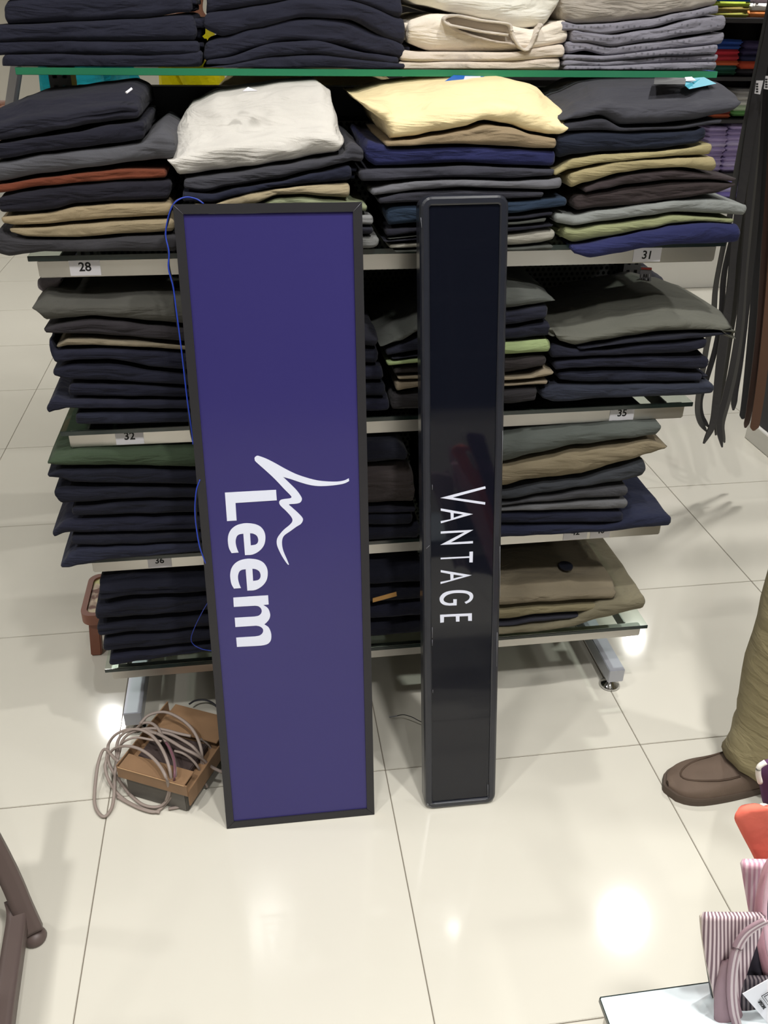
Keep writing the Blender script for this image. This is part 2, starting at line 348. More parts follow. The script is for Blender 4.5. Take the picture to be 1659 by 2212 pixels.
# ------------------------------------------------------------------ folded garments
def garment(name, rgb, pts, Yf, zmin, depth=0.28, front=1.0, dback=0.012, groove=1, dots=False, seed=0, rise=0.0, wr=1.5, skew=0.0):
    """pts: (px, top py, bottom py) along the front of the fold.  front: part of the height that is the nose of the fold, the rest slopes back over dback"""
    xs0, xs1 = pts[0][0], pts[-1][0]; n = 46
    cols = []
    for i in range(n+1):
        u = i/n; u = 0.5-0.5*math.cos(math.pi*u); u = u*0.6+(i/n)*0.4
        x = xs0+(xs1-xs0)*u
        yt, yb = interp(pts, x, 1), interp(pts, x, 2)
        Pt, Pb = W(x, yt, y=Yf+dback), W(x, yb, y=Yf+0.004)
        cols.append((Pt, Pb))
    width = (cols[-1][1]-cols[0][1]).length
    vs, ring = [], 0
    sd = Vector((seed*3.7, seed*1.3, seed*0.7))
    for i, (Pt, Pb) in enumerate(cols):
        xm = (Pt.x+Pb.x)/2
        dl = min((cols[i][1]-cols[0][1]).length, (cols[-1][1]-cols[i][1]).length)
        zt, zb = Pt.z-(0.0007 if Yf < 1.7 else -0.0008), Pb.z+(0.0007 if Yf < 1.7 else -0.0010)
        H = max(zt-zb, 0.004)
        er = max(0.003, min(0.009, H*0.35))
        e = 1.0 if dl >= er else math.sqrt(max(0.0, 1-(1-dl/er)**2))
        e = 0.58+0.42*e
        zc = (zt+zb)/2; zt2, zb2 = zc+(zt-zc)*e, zc+(zb-zc)*e
        H2 = zt2-zb2
        nose = min(0.5*H2*1.1, 0.026)
        zf = zb2+H2*front                                    # top of the rounded nose
        sh = (1-e)*0.012
        def X(z): 
            tt = (z-zb)/max(1e-5, (zt-zb)); return Pb.x+(Pt.x-Pb.x)*max(0, min(1, tt))
        wv = 0.004*wr*noise.noise(Vector((xm*9, zb*2, 0))+sd)
        prof = []
        # underside from back to front
        for t in (1.0, 0.8, 0.6, 0.4, 0.22, 0.1): prof.append((Yf+nose+t*(depth-nose), zb2, 0))
        for k in range(9):
            a = -math.pi/2+math.pi*(k+0.5)/9
            gz = math.sin(a); gy = math.cos(a)**0.72
            y = Yf+nose*(1-gy)
            if groove and H2 > 0.014:
                g = math.exp(-((gz-0.05-0.25*noise.noise(Vector((xm*5, 3, 1))+sd))/0.16)**2)
                y += g*nose*0.42*(0.45+0.55*noise.noise(Vector((xm*7, 9, 2))+sd))
            prof.append((y, (zf+zb2)/2+(zf-zb2)/2*gz, 1))
        m = 7
        for k in range(1, m+1):
            t = k/m
            y = Yf+nose+(max(dback, nose+0.006)-nose)*t
            prof.append((y, zf+(zt2-zf)*math.sin(t*math.pi/2)**1.0, 2))
        for t in (0.12, 0.3, 0.5, 0.75, 1.0):
            y0 = Yf+max(dback, nose+0.006)
            prof.append((y0+t*(Yf+depth-y0), zt2+rise*t, 3))
        for (y, z, kind) in prof:
            bt = (y-Yf)/depth
            xx = X(z)+skew*bt
            if kind == 1 or kind == 2:
                cr = noise.noise(Vector((xm*22, z*55, y*18))+sd)*0.0022*wr + wv*0.5
                di = noise.noise(Vector((xm*12+z*30, z*22-xm*9, 5))+sd); cr += (abs(di)**0.7)*0.005*wr*(0.5 if kind == 1 else 1.0)*min(1, H/0.04)
                y += cr
                if kind == 2: z -= abs(cr)*0.6
            if kind == 0 or kind == 1:
                if y > 1.588 and zmin > 0: z = max(z, zmin)
            if kind == 0: z = max(z, zmin)
            z = max(z, zmin) if y > 1.59 else z
            y += sh + (0.0 if kind else 0)
            vs.append(Vector((xx + 0.003*wr*noise.noise(Vector((z*40, y*14, i*0.02))+sd), y, z)))
        ring = len(prof)
    fs = []
    for i in range(n):
        for k in range(ring):
            a, b = i*ring+k, i*ring+(k+1) % ring; fs.append((a, a+ring, b+ring, b))
    for base in (0, n):
        c = len(vs); vv = vs[base*ring:(base+1)*ring]; cc = sum(vv, Vector())/ring
        vs.append(cc+Vector(((-1 if base == 0 else 1)*0.002, 0, 0)))
        for k in range(ring):
            a, b = base*ring+k, base*ring+(k+1) % ring
            fs.append((a, b, c) if base == 0 else (b, a, c))
    o = Vector(((cols[0][1].x+cols[-1][1].x)/2, Yf+depth/2, min(v.z for v in vs)))
    ob = mesh(name, [v-o for v in vs], fs, cloth(rgb, dots), None, True); ob.location = o
    return ob

ORD = ['topmost', 'second', 'third', 'fourth', 'fifth', 'sixth', 'seventh', 'eighth', 'ninth', 'tenth', 'eleventh', 'twelfth']
ALL = {}
SHORT = {'the left stack on the top glass shelf': 'left stack on top glass shelf', 'the second stack from the left on the top glass shelf': 'second stack on top glass shelf', 'the cream stack on the top glass shelf': 'cream stack on top glass shelf', 'the grey dotted stack on the top glass shelf': 'dotted grey stack on top glass shelf', 'the leftmost stack above label 28': 'left stack over label 28, upper rail', 'the second stack above label 28': 'stack behind purple sign top, upper rail', 'the stack above the black sign': 'stack above black sign, upper rail', 'the rightmost stack above label 31': 'right stack over label 31, upper rail', 'the leftmost stack above label 32': 'left stack over label 32, second rail', 'the stack beside the purple sign above the steel rail': 'stack hidden behind purple sign, second rail', 'the stack behind the black sign, middle of the rack': 'stack behind black sign, second rail', 'the rightmost stack above label 35': 'right stack over label 35, second rail', 'the left stack above label 36': 'left stack over label 36, third rail', 'the middle stack left of the black sign, one shelf below label 32': 'middle stack between signs, third rail', 'the right stack under label 35': 'right stack under label 35, third rail', 'the left stack on the lowest shelf': 'left stack on lowest shelf', 'the middle stack on the lowest shelf, left of the black sign': 'middle stack on lowest shelf between signs', 'the right stack on the lowest shelf': 'right stack on lowest shelf'}
def inner(ob, side, k, rgb, zt, zb, Yf):
    pass
def stack(level, name, items, Yf, zmin, cap):
    """items top to bottom: (word, rgb, pts, options)"""
    N = len(items)
    for i, it in enumerate(items):
        word, rgb, pts = it[:3]; op = dict(it[3]) if len(it) > 3 else {}
        ends = op.pop('ends', ''); noun = op.pop('noun', 'trousers')
        yj = op.pop('dy', random.uniform(0, 0.007))
        o = garment('folded_trousers', rgb, pts, Yf+yj, zmin+(N-1-i)*0.0045 if zmin > 0 else zmin, seed=len(ALL)+1, **op)
        pos = 'topmost' if i == 0 else 'lowest' if i == N-1 else ORD[i]+' down'
        tag(o, '%s folded trousers, %s, %s' % (word, pos, SHORT[name]), 'trousers', cap)
        ALL[(level, name, i)] = o
        # layers of the folded leg peeping out at an end
        for s in ends:
            px = pts[0][0] if s == 'L' else pts[-1][0]; k = 0 if s == 'L' else -1
            yt, yb = pts[k][1], pts[k][2]; h = yb-yt
            w = max(14, min(26, h*0.5)); d = -1 if s == 'L' else 1
            for q in range(2):
                a = px+d*(w*(0.75-0.3*q)); b = px-d*w*0.8
                lo, hi = sorted((a, b)); y0 = yt+h*(0.12+0.42*q); y1 = y0+h*0.34
                c = garment('leg_fold', rgb, [(lo, y0, y1), (hi, y0, y1)], Yf+yj+0.022+0.01*q, zmin+(N-1-i)*0.0045+0.001, depth=0.2, groove=0, seed=q+i*3+11, wr=0.5)
                c.location = c.location-o.location; c.parent = o
NAVY = (31, 32, 45); BLK = (27, 28, 38); CHAR = (58, 58, 64); NAVY2 = (38, 40, 55)
DN1 = (42, 43, 56)
YF = 1.572
# ---- top glass shelf
Y0F = 1.752; Z0 = 1.3855
stack(0, 'the left stack on the top glass shelf', [
    ('dark navy', DN1, [(-40, -75, -52), (200, -80, -55), (400, -85, -60)]),
    ('dark navy', DN1, [(-40, -50, -8), (200, -54, -10), (392, -58, -18)]),
    ('dark navy', DN1, [(10, 0, 54), (60, -8, 52), (190, -9, 45), (300, -12, 40), (386, -12, 26), (414, -6, 26)], {'ends': 'R'}),
    ('dark navy', DN1, [(-30, 55, 92), (60, 53, 87), (190, 46, 87), (300, 41, 89), (402, 30, 88), (424, 34, 88)], {'ends': 'R'}),
    ('dark navy', DN1, [(-30, 92, 120), (60, 88, 115), (200, 88, 116), (300, 90, 117), (430, 89, 117)], {'ends': 'R'}),
    ('dark navy', DN1, [(4, 118, 150), (100, 116, 150), (300, 118, 150), (400, 112, 150), (438, 108, 143)]),
], Y0F, Z0, 'folded trousers on the rack')
stack(0, 'the second stack from the left on the top glass shelf', [
    ('charcoal navy', DN1, [(470, -60, -26), (600, -70, -40), (860, -60, -22)]),
    ('charcoal navy', DN1, [(448, -22, 40), (480, -24, 20), (560, -38, 10), (650, -38, -4), (750, -36, -2), (868, -20, 40)]),
    ('charcoal navy', DN1, [(441, 28, 62), (482, 22, 78), (552, 12, 61), (650, -3, 36), (750, 0, 40), (876, 42, 100)]),
    ('charcoal navy', DN1, [(440, 92, 132), (482, 80, 126), (550, 62, 106), (625, 42, 88), (725, 38, 98), (830, 76, 122), (874, 98, 126)], {'ends': 'R'}),
    ('charcoal navy', DN1, [(446, 130, 146), (480, 126, 143), (600, 92, 119), (680, 88, 115), (800, 116, 130), (862, 124, 138)]),
    ('charcoal navy', DN1, [(440, 146, 151), (480, 142, 151), (600, 121, 151), (700, 117, 151), (800, 131, 151), (876, 138, 151)]),
], Y0F, Z0, 'folded trousers on the rack')
CRM = (232, 222, 208)
stack(0, 'the cream stack on the top glass shelf', [
    ('off-white', (240, 233, 222), [(872, -60, -8), (905, -70, 8), (1000, -74, 30), (1060, -70, 42), (1120, -66, 62), (1172, -50, 56), (1210, -40, 20)], {'ends': ''}),
    ('cream', CRM, [(880, 44, 92), (935, 30, 110), (1000, 32, 112), (1080, 46, 112), (1150, 64, 108), (1226, 42, 92)], {'ends': 'L'}),
    ('pale stone', (212, 200, 186), [(862, 108, 130), (900, 112, 132), (1100, 113, 130), (1218, 96, 122)], {'ends': 'L'}),
    ('pale stone', (208, 196, 182), [(858, 133, 152), (900, 134, 151), (1100, 132, 151), (1206, 124, 151)]),
], Y0F, Z0, 'folded trousers on the rack')
GD = (132, 130, 140)
stack(0, 'the grey dotted stack on the top glass shelf', [
    ('beige grey', (168, 160, 152), [(1216, -70, -30), (1400, -80, -30), (1546, -70, -26)]),
    ('beige grey', (172, 164, 154), [(1213, -26, 42), (1245, -28, 52), (1300, -28, 50), (1400, -28, 40), (1480, -26, 24), (1548, -22, 10)]),
    ('small-dotted grey', GD, [(1212, 46, 66), (1245, 54, 64), (1300, 52, 74), (1400, 42, 60), (1480, 26, 40), (1551, 12, 27)], {'dots': True, 'ends': ''}),
    ('small-dotted grey', GD, [(1232, 62, 92), (1262, 70, 90), (1320, 75, 100), (1416, 62, 87), (1500, 40, 74), (1567, 33, 63)], {'dots': True}),
    ('small-dotted grey', GD, [(1222, 90, 116), (1262, 92, 108), (1310, 102, 119), (1450, 86, 104), (1562, 70, 94)], {'dots': True, 'ends': 'L'}),
    ('small-dotted grey', GD, [(1216, 118, 128), (1300, 121, 131), (1450, 106, 119), (1548, 97, 116)], {'dots': True}),
    ('small-dotted grey', GD, [(1214, 129, 141), (1300, 132, 142), (1450, 121, 134), (1546, 118, 132)], {'dots': True}),
    ('small-dotted grey', GD, [(1218, 142, 151), (1300, 143, 151), (1450, 136, 151), (1545, 134, 151)], {'dots': True}),
], Y0F, Z0, 'folded trousers on the rack')
# ---- shelf 1
S1 = SH[1]+0.0006
stack(1, 'the leftmost stack above label 28', [
    ('black', (40, 40, 50), [(-40, 262, 318), (0, 232, 306), (60, 212, 297), (130, 206, 283), (200, 196, 270), (270, 188, 261), (304, 200, 257)], {'front': .6, 'dback': .06}),
    ('black', (33, 33, 43), [(-30, 318, 352), (0, 308, 345), (100, 293, 329), (160, 285, 322), (240, 268, 312), (313, 259, 302)]),
    ('heather grey', (82, 82, 87), [(-30, 358, 402), (0, 348, 394), (100, 331, 377), (200, 320, 363), (300, 308, 350), (345, 276, 347), (378, 292, 346)], {'groove': 0}),
    ('rust brown', (104, 56, 40), [(-20, 402, 424), (0, 396, 418), (100, 381, 402), (200, 369, 393), (290, 361, 388), (359, 364, 385)]),
    ('black', (33, 32, 40), [(-6, 424, 462), (60, 412, 460), (110, 404, 455), (160, 398, 442), (250, 390, 436), (368, 388, 432)]),
    ('khaki', (146, 131, 104), [(4, 466, 483), (30, 464, 487), (100, 458, 485), (170, 444, 479), (250, 437, 473), (368, 434, 468)], {'ends': ''}),
    ('khaki', (140, 127, 102), [(23, 490, 502), (60, 489, 512), (100, 488, 513), (170, 482, 514), (260, 475, 507), (376, 470, 502)]),
    ('charcoal', (54, 53, 56), [(-12, 492, 552), (20, 508, 557), (60, 515, 551), (100, 516, 545), (180, 516, 545), (300, 508, 545), (382, 505, 546)]),
], YF, S1, 'folded trousers on the rack')
stack(1, 'the second stack above label 28', [
    ('light grey', (208, 204, 197), [(368, 318, 352), (388, 262, 381), (412, 232, 380), (470, 206, 372), (540, 196, 364), (620, 184, 352), (690, 180, 338), (716, 200, 334), (733, 262, 331)], {'front': .42, 'dback': .11, 'groove': 0, 'wr': 2.2}),
    ('dark grey', (62, 62, 68), [(398, 384, 408), (440, 380, 418), (500, 374, 402), (600, 356, 388), (680, 344, 368), (736, 334, 354), (760, 305, 350), (784, 318, 352)], {'ends': ''}),
    ('dark navy', (34, 36, 50), [(396, 412, 436), (460, 416, 437), (520, 402, 421), (600, 390, 404), (680, 371, 396), (756, 354, 391)], {'ends': 'R'}),
    ('khaki', (156, 143, 116), [(420, 437, 450), (460, 438, 450), (505, 424, 446), (545, 412, 442), (600, 405, 421), (650, 399, 420), (700, 396, 426), (756, 393, 429)], {'groove': 0}),
    ('pale sage', (128, 134, 106), [(450, 452, 470), (545, 443, 468), (600, 424, 460), (650, 421, 458), (700, 427, 458), (770, 434, 456), (792, 440, 456)], {'groove': 0}),
    ('grey', (124, 124, 124), [(450, 472, 488), (700, 462, 486), (804, 462, 486)]),
    ('black', (36, 36, 44), [(450, 490, 506), (700, 488, 506), (803, 488, 506)]),
    ('grey', (112, 112, 110), [(450, 508, 543), (700, 508, 542), (800, 507, 538), (817, 510, 533)], {'ends': ''}),
], YF, S1, 'folded trousers on the rack')
stack(1, 'the stack above the black sign', [
    ('cream', (238, 216, 170), [(779, 212, 220), (800, 204, 242), (826, 196, 262), (846, 190, 302), (900, 184, 297), (939, 180, 288), (1002, 176, 277), (1045, 172, 262), (1098, 170, 270), (1150, 182, 287), (1190, 210, 293), (1217, 240, 292)], {'front': .5, 'dback': .09, 'groove': 0, 'wr': 1.8}),
    ('tan', (136, 120, 96), [(832, 304, 317), (880, 300, 316), (939, 291, 312), (1002, 280, 312), (1045, 268, 316), (1098, 273, 318), (1150, 290, 321), (1201, 297, 321)]),
    ('royal navy', (37, 40, 76), [(790, 300, 348), (815, 310, 360), (850, 318, 359), (1000, 315, 353), (1100, 320, 357), (1199, 324, 360)]),
    ('charcoal', (58, 58, 66), [(776, 366, 392), (820, 362, 392), (900, 361, 386), (1000, 356, 384), (1100, 360, 386), (1198, 363, 380)], {'ends': ''}),
    ('mid grey', (98, 98, 103), [(802, 406, 422), (850, 396, 418), (900, 389, 411), (1000, 386, 405), (1100, 390, 408), (1180, 386, 410), (1212, 380, 408)], {'groove': 0, 'ends': ''}),
    ('dark charcoal', (48, 48, 55), [(818, 424, 440), (870, 414, 438), (950, 408, 436), (1050, 410, 432), (1172, 412, 426)]),
    ('dark teal', (38, 50, 66), [(838, 444, 490), (900, 441, 484), (1000, 438, 474), (1105, 434, 462), (1170, 428, 452), (1222, 424, 446)], {'ends': ''}),
    ('black', (32, 32, 40), [(832, 492, 512), (920, 488, 500), (1000, 477, 492), (1105, 465, 475), (1192, 455, 466)]),
    ('dark olive', (64, 66, 62), [(838, 512, 516), (1000, 494, 500), (1105, 477, 486), (1180, 468, 480)], {'groove': 0}),
    ('black', (30, 30, 38), [(830, 517, 522), (1000, 502, 512), (1105, 488, 500), (1192, 482, 490)], {'groove': 0}),
    ('pale grey', (146, 143, 133), [(838, 524, 536), (905, 520, 535), (1000, 514, 532), (1105, 502, 531), (1165, 492, 527), (1197, 494, 519)], {'groove': 0, 'ends': ''}),
    ('dark grey', (70, 72, 68), [(850, 538, 545), (1000, 535, 543), (1100, 533, 542), (1193, 528, 539)], {'groove': 0}),
], YF, S1, 'folded trousers on the rack')
stack(1, 'the rightmost stack above label 31', [
    ('dark grey', (64, 64, 70), [(1207, 236, 262), (1240, 214, 258), (1300, 186, 250), (1340, 180, 272), (1420, 178, 270), (1500, 176, 262), (1560, 178, 250), (1584, 192, 244)], {'front': .55, 'dback': .07, 'groove': 0}),
    ('dark charcoal', (50, 50, 56), [(1212, 264, 284), (1300, 254, 282), (1340, 274, 284), (1450, 272, 280), (1556, 256, 268)]),
    ('blackish navy', (30, 34, 46), [(1203, 286, 346), (1240, 286, 336), (1300, 284, 330), (1420, 284, 324), (1500, 280, 312), (1524, 272, 302)], {'ends': ''}),
    ('khaki', (148, 138, 102), [(1198, 366, 380), (1235, 340, 366), (1300, 331, 352), (1400, 326, 342), (1460, 320, 337), (1536, 308, 335)], {'groove': 0, 'ends': 'L'}),
    ('khaki', (146, 135, 101), [(1228, 372, 408), (1265, 362, 396), (1340, 346, 374), (1400, 343, 366), (1470, 339, 362), (1543, 337, 372)], {'groove': 0}),
    ('dark brown', (54, 47, 48), [(1260, 402, 416), (1300, 388, 409), (1360, 374, 398), (1450, 365, 389), (1530, 373, 388), (1586, 382, 392)]),
    ('dark brown', (50, 43, 43), [(1240, 420, 456), (1300, 412, 450), (1360, 402, 446), (1450, 391, 434), (1540, 391, 420), (1586, 394, 402)]),
    ('mid grey', (122, 125, 122), [(1200, 458, 482), (1240, 464, 488), (1300, 452, 480), (1400, 438, 468), (1460, 431, 459), (1540, 428, 463), (1610, 440, 466)], {'groove': 0, 'ends': ''}),
    ('sage green', (128, 132, 98), [(1214, 486, 516), (1240, 491, 526), (1300, 483, 514), (1400, 471, 495), (1450, 462, 484), (1510, 466, 478), (1582, 470, 482)], {'groove': 0, 'ends': 'L'}),
    ('royal blue', (40, 43, 80), [(1236, 530, 548), (1275, 524, 560), (1340, 510, 550), (1400, 498, 538), (1460, 486, 531), (1530, 480, 530), (1597, 483, 527)], {'groove': 0, 'dy': -0.006}),
], YF, S1, 'folded trousers on the rack')
# ---- shelf 2
S2 = SH[2]+0.0006
stack(2, 'the leftmost stack above label 32', [
    ('olive grey', (74, 73, 68), [(74, 652, 668), (100, 634, 696), (150, 640, 690), (200, 642, 683), (260, 638, 690), (330, 634, 698), (420, 632, 706)], {'front': .85, 'dback': .04, 'groove': 0}),
    ('dark brown-grey', (46, 43, 46), [(97, 706, 720), (130, 698, 722), (200, 686, 725), (260, 692, 729), (330, 701, 734), (420, 709, 741)]),
    ('dull khaki', (116, 107, 90), [(122, 742, 751), (145, 729, 748), (200, 729, 746), (300, 735, 750), (420, 745, 758)], {'groove': 0}),
    ('dark navy', (32, 33, 46), [(106, 724, 760), (118, 752, 786), (160, 752, 780), (230, 749, 778), (330, 754, 796), (420, 761, 804)]),
    ('dark navy', (30, 31, 43), [(117, 792, 812), (150, 784, 824), (230, 781, 826), (330, 799, 830), (420, 807, 834)]),
    ('dark navy', (28, 29, 41), [(146, 827, 858), (300, 829, 858), (420, 837, 860)]),
    ('dark navy', (34, 35, 48), [(101, 874, 893), (118, 854, 890), (145, 860, 882), (200, 861, 884), (300, 861, 884), (420, 863, 884)]),
    ('dark navy', (32, 34, 46), [(164, 888, 918), (300, 888, 917), (420, 887, 913)]),
], YF, S2, 'folded trousers on the rack')
stack(2, 'the stack beside the purple sign above the steel rail', [
    ('black', (34, 34, 42), [(450, 700, 745), (600, 690, 745), (760, 700, 748), (812, 712, 750)], {'front': .85, 'dback': .04}),
    ('black', BLK, [(450, 747, 785), (700, 747, 785), (818, 752, 786)]),
    ('dark navy', NAVY, [(450, 787, 822), (700, 787, 822), (826, 788, 824)]),
    ('black', BLK, [(450, 824, 858), (700, 824, 858), (832, 826, 858)]),
    ('dark navy', NAVY, [(450, 860, 902), (700, 860, 896), (838, 860, 888)]),
], YF, S2, 'folded trousers on the rack')
stack(2, 'the stack behind the black sign, middle of the rack', [
    ('dark grey-green', (76, 78, 74), [(818, 728, 749), (860, 702, 738), (905, 678, 716), (1000, 640, 694), (1095, 606, 669), (1150, 616, 660), (1193, 634, 649)], {'front': .8, 'dback': .05, 'groove': 0}),
    ('dark navy', (34, 35, 46), [(832, 752, 768), (905, 724, 758), (1000, 697, 726), (1095, 671, 704), (1182, 655, 690)]),
    ('dark navy', (32, 33, 44), [(845, 769, 774), (905, 760, 768), (1000, 729, 752), (1095, 707, 734), (1187, 692, 728)]),
    ('light sage green', (136, 150, 106), [(836, 778, 790), (905, 770, 783), (1000, 754, 774), (1095, 737, 767), (1188, 731, 763)], {'groove': 0}),
    ('dark brown', (46, 42, 42), [(850, 792, 808), (905, 786, 806), (1000, 778, 806), (1095, 770, 808), (1178, 766, 792)]),
    ('beige', (128, 117, 98), [(860, 810, 819), (905, 808, 818), (1000, 809, 820), (1095, 811, 822), (1145, 809, 817), (1175, 795, 814), (1195, 800, 808)], {'groove': 0}),
    ('beige', (122, 111, 94), [(854, 822, 846), (880, 821, 840), (905, 820, 836), (1000, 823, 836), (1095, 825, 834), (1182, 818, 829)], {'groove': 0}),
    ('dark brown', (44, 42, 44), [(845, 850, 888), (905, 842, 886), (1000, 840, 880), (1095, 838, 876), (1160, 834, 868)]),
], YF, S2, 'folded trousers on the rack')
stack(2, 'the rightmost stack above label 35', [
    ('olive grey', (92, 92, 84), [(1186, 694, 706), (1212, 680, 738), (1240, 672, 748), (1300, 655, 740), (1370, 642, 730), (1420, 632, 722), (1480, 644, 716), (1540, 662, 712), (1589, 702, 712)], {'front': .6, 'dback': .11, 'groove': 0, 'wr': 1.4}),
    ('black', (32, 33, 42), [(1250, 749, 752), (1400, 727, 738), (1500, 718, 732), (1578, 714, 722)], {'groove': 0}),
    ('blackish navy', (30, 31, 42), [(1190, 740, 778), (1240, 752, 772), (1300, 754, 768), (1400, 741, 766), (1480, 736, 764), (1524, 728, 752)], {'ends': ''}),
    ('blackish navy', (31, 32, 44), [(1196, 780, 800), (1240, 774, 796), (1300, 770, 794), (1400, 768, 797), (1530, 768, 800)], {'ends': ''}),
    ('dark navy', (32, 34, 46), [(1204, 802, 822), (1240, 799, 826), (1300, 797, 828), (1400, 800, 826), (1514, 804, 824)], {'ends': 'R'}),
    ('slate navy', (42, 45, 56), [(1170, 838, 862), (1200, 830, 872), (1240, 830, 870), (1300, 831, 862), (1400, 829, 859), (1480, 827, 857), (1540, 826, 852)]),
], YF, S2, 'folded trousers on the rack')
# ---- shelf 3
S3 = SH[3]+0.0006
stack(3, 'the left stack above label 36', [
    ('dark green', (58, 70, 54), [(103, 988, 998), (122, 972, 1006), (180, 964, 1008), (300, 962, 1010), (440, 960, 1013)], {'front': .9, 'dback': .03, 'groove': 0}),
    ('blackish navy', BLK, [(104, 1020, 1030), (135, 1010, 1035), (155, 1010, 1046), (300, 1012, 1048), (440, 1015, 1050)]),
    ('blackish navy', BLK, [(117, 1056, 1070), (135, 1052, 1092), (160, 1050, 1090), (300, 1050, 1078), (440, 1052, 1076)]),
    ('blackish navy', BLK, [(156, 1093, 1116), (300, 1080, 1113), (440, 1078, 1110)]),
    ('blackish navy', NAVY, [(115, 1142, 1161), (140, 1122, 1156), (160, 1118, 1154), (300, 1115, 1152), (440, 1112, 1146)]),
    ('blackish navy', BLK, [(156, 1156, 1178), (300, 1154, 1176), (440, 1148, 1168)]),
    ('dark slate navy', (38, 40, 54), [(132, 1212, 1226), (150, 1194, 1231), (170, 1180, 1226), (230, 1179, 1214), (300, 1178, 1205), (440, 1170, 1194)], {'dy': -0.004}),
], YF, S3, 'folded trousers on the rack')
stack(3, 'the middle stack left of the black sign, one shelf below label 32', [
    ('black', (26, 27, 36), [(480, 985, 1030), (700, 968, 1012), (800, 956, 1004), (858, 954, 996), (880, 972, 994)]),
    ('dark taupe', (62, 56, 56), [(480, 1032, 1110), (700, 1014, 1098), (800, 1006, 1094), (870, 1000, 1092), (896, 1020, 1092)], {'groove': 0}),
    ('black', (30, 30, 40), [(480, 1112, 1128), (700, 1100, 1114), (800, 1096, 1108), (898, 1094, 1106)]),
    ('blackish navy', BLK, [(480, 1130, 1156), (700, 1116, 1140), (800, 1110, 1136), (890, 1108, 1134)]),
    ('blackish navy', BLK, [(480, 1158, 1196), (700, 1142, 1176), (800, 1138, 1170), (906, 1128, 1166)]),
], YF, S3, 'folded trousers on the rack')
stack(3, 'the right stack under label 35', [
    ('dark grey-green', (78, 82, 78), [(930, 975, 1022), (1000, 955, 1014), (1090, 934, 1003), (1160, 922, 985), (1250, 914, 965), (1350, 906, 952), (1421, 904, 942)], {'groove': 0, 'front': .9, 'dback': .03}),
    ('khaki', (116, 106, 86), [(930, 1024, 1064), (1000, 1016, 1060), (1090, 1005, 1055), (1140, 992, 1043), (1190, 983, 1038), (1250, 970, 1030), (1350, 957, 1003), (1400, 948, 984), (1438, 960, 968)], {'groove': 0}),
    ('dark slate', (50, 52, 56), [(930, 1066, 1090), (1000, 1062, 1086), (1090, 1058, 1080), (1180, 1042, 1066), (1250, 1034, 1052), (1330, 1012, 1044), (1393, 990, 1034)], {'groove': 0}),
    ('dark grey', (60, 60, 63), [(930, 1092, 1102), (1090, 1082, 1092), (1180, 1068, 1082), (1270, 1052, 1077), (1354, 1047, 1074)], {'groove': 0}),
    ('mid grey', (88, 88, 90), [(930, 1104, 1114), (1090, 1094, 1103), (1180, 1084, 1102), (1280, 1079, 1102), (1354, 1076, 1101)], {'groove': 0}),
    ('blackish navy', (28, 30, 44), [(930, 1116, 1140), (1090, 1105, 1132), (1250, 1104, 1131), (1346, 1103, 1130)]),
    ('dark navy', (32, 35, 52), [(930, 1142, 1184), (1090, 1134, 1162), (1200, 1133, 1156), (1300, 1132, 1150), (1400, 1108, 1142), (1450, 1112, 1137)], {'groove': 0, 'dy': -0.004}),
], YF, S3, 'folded trousers on the rack')
# ---- shelf 4
S4 = SH[4]+0.0006
stack(4, 'the left stack on the lowest shelf', [
    ('black', (25, 26, 36), [(214, 1248, 1300), (300, 1240, 1290), (480, 1236, 1280)], {'front': .8, 'dback': .03, 'rise': -.01}),
    ('black', BLK, [(206, 1304, 1346), (225, 1302, 1342), (300, 1292, 1335), (480, 1282, 1322)]),
    ('black', BLK, [(212, 1348, 1376), (300, 1337, 1368), (480, 1324, 1352)]),
    ('black', BLK, [(224, 1378, 1410), (300, 1370, 1402), (480, 1354, 1384)]),
    ('blackish navy', NAVY, [(236, 1412, 1442), (300, 1404, 1432), (400, 1394, 1414), (480, 1386, 1402)]),
], YF, S4, 'folded trousers on the rack')
stack(4, 'the middle stack on the lowest shelf, left of the black sign', [
    ('black', (27, 28, 38), [(500, 1236, 1290), (700, 1224, 1275), (800, 1216, 1268), (912, 1210, 1262)], {'front': .8, 'dback': .03}),
    ('black', BLK, [(500, 1292, 1326), (800, 1270, 1304), (914, 1264, 1296)]),
    ('black', NAVY, [(500, 1328, 1362), (800, 1306, 1342), (914, 1298, 1332)]),
    ('black', BLK, [(500, 1364, 1400), (800, 1344, 1378), (914, 1334, 1370)]),
], YF, S4, 'folded trousers on the rack')
stack(4, 'the right stack on the lowest shelf', [
    ('crumpled olive brown', (112, 103, 86), [(1000, 1262, 1318), (1090, 1254, 1312), (1160, 1248, 1304), (1240, 1246, 1300), (1324, 1250, 1297)], {'front': .7, 'dback': .05, 'groove': 0, 'wr': 1.6}),
    ('khaki', (116, 108, 84), [(1000, 1320, 1344), (1090, 1314, 1340), (1160, 1306, 1328), (1240, 1302, 1322), (1326, 1299, 1316)], {'groove': 0}),
    ('blackish', (44, 44, 52), [(1000, 1346, 1360), (1090, 1342, 1352), (1160, 1330, 1344), (1240, 1324, 1334), (1310, 1318, 1322)], {'groove': 0}),
    ('olive grey', (108, 102, 84), [(1000, 1362, 1376), (1090, 1354, 1370), (1160, 1348, 1366), (1230, 1337, 1356), (1300, 1300, 1342), (1392, 1284, 1318)], {'groove': 0, 'dy': -0.004}),
], YF, S4, 'folded trousers on the rack')
bpy.context.view_layer.update()
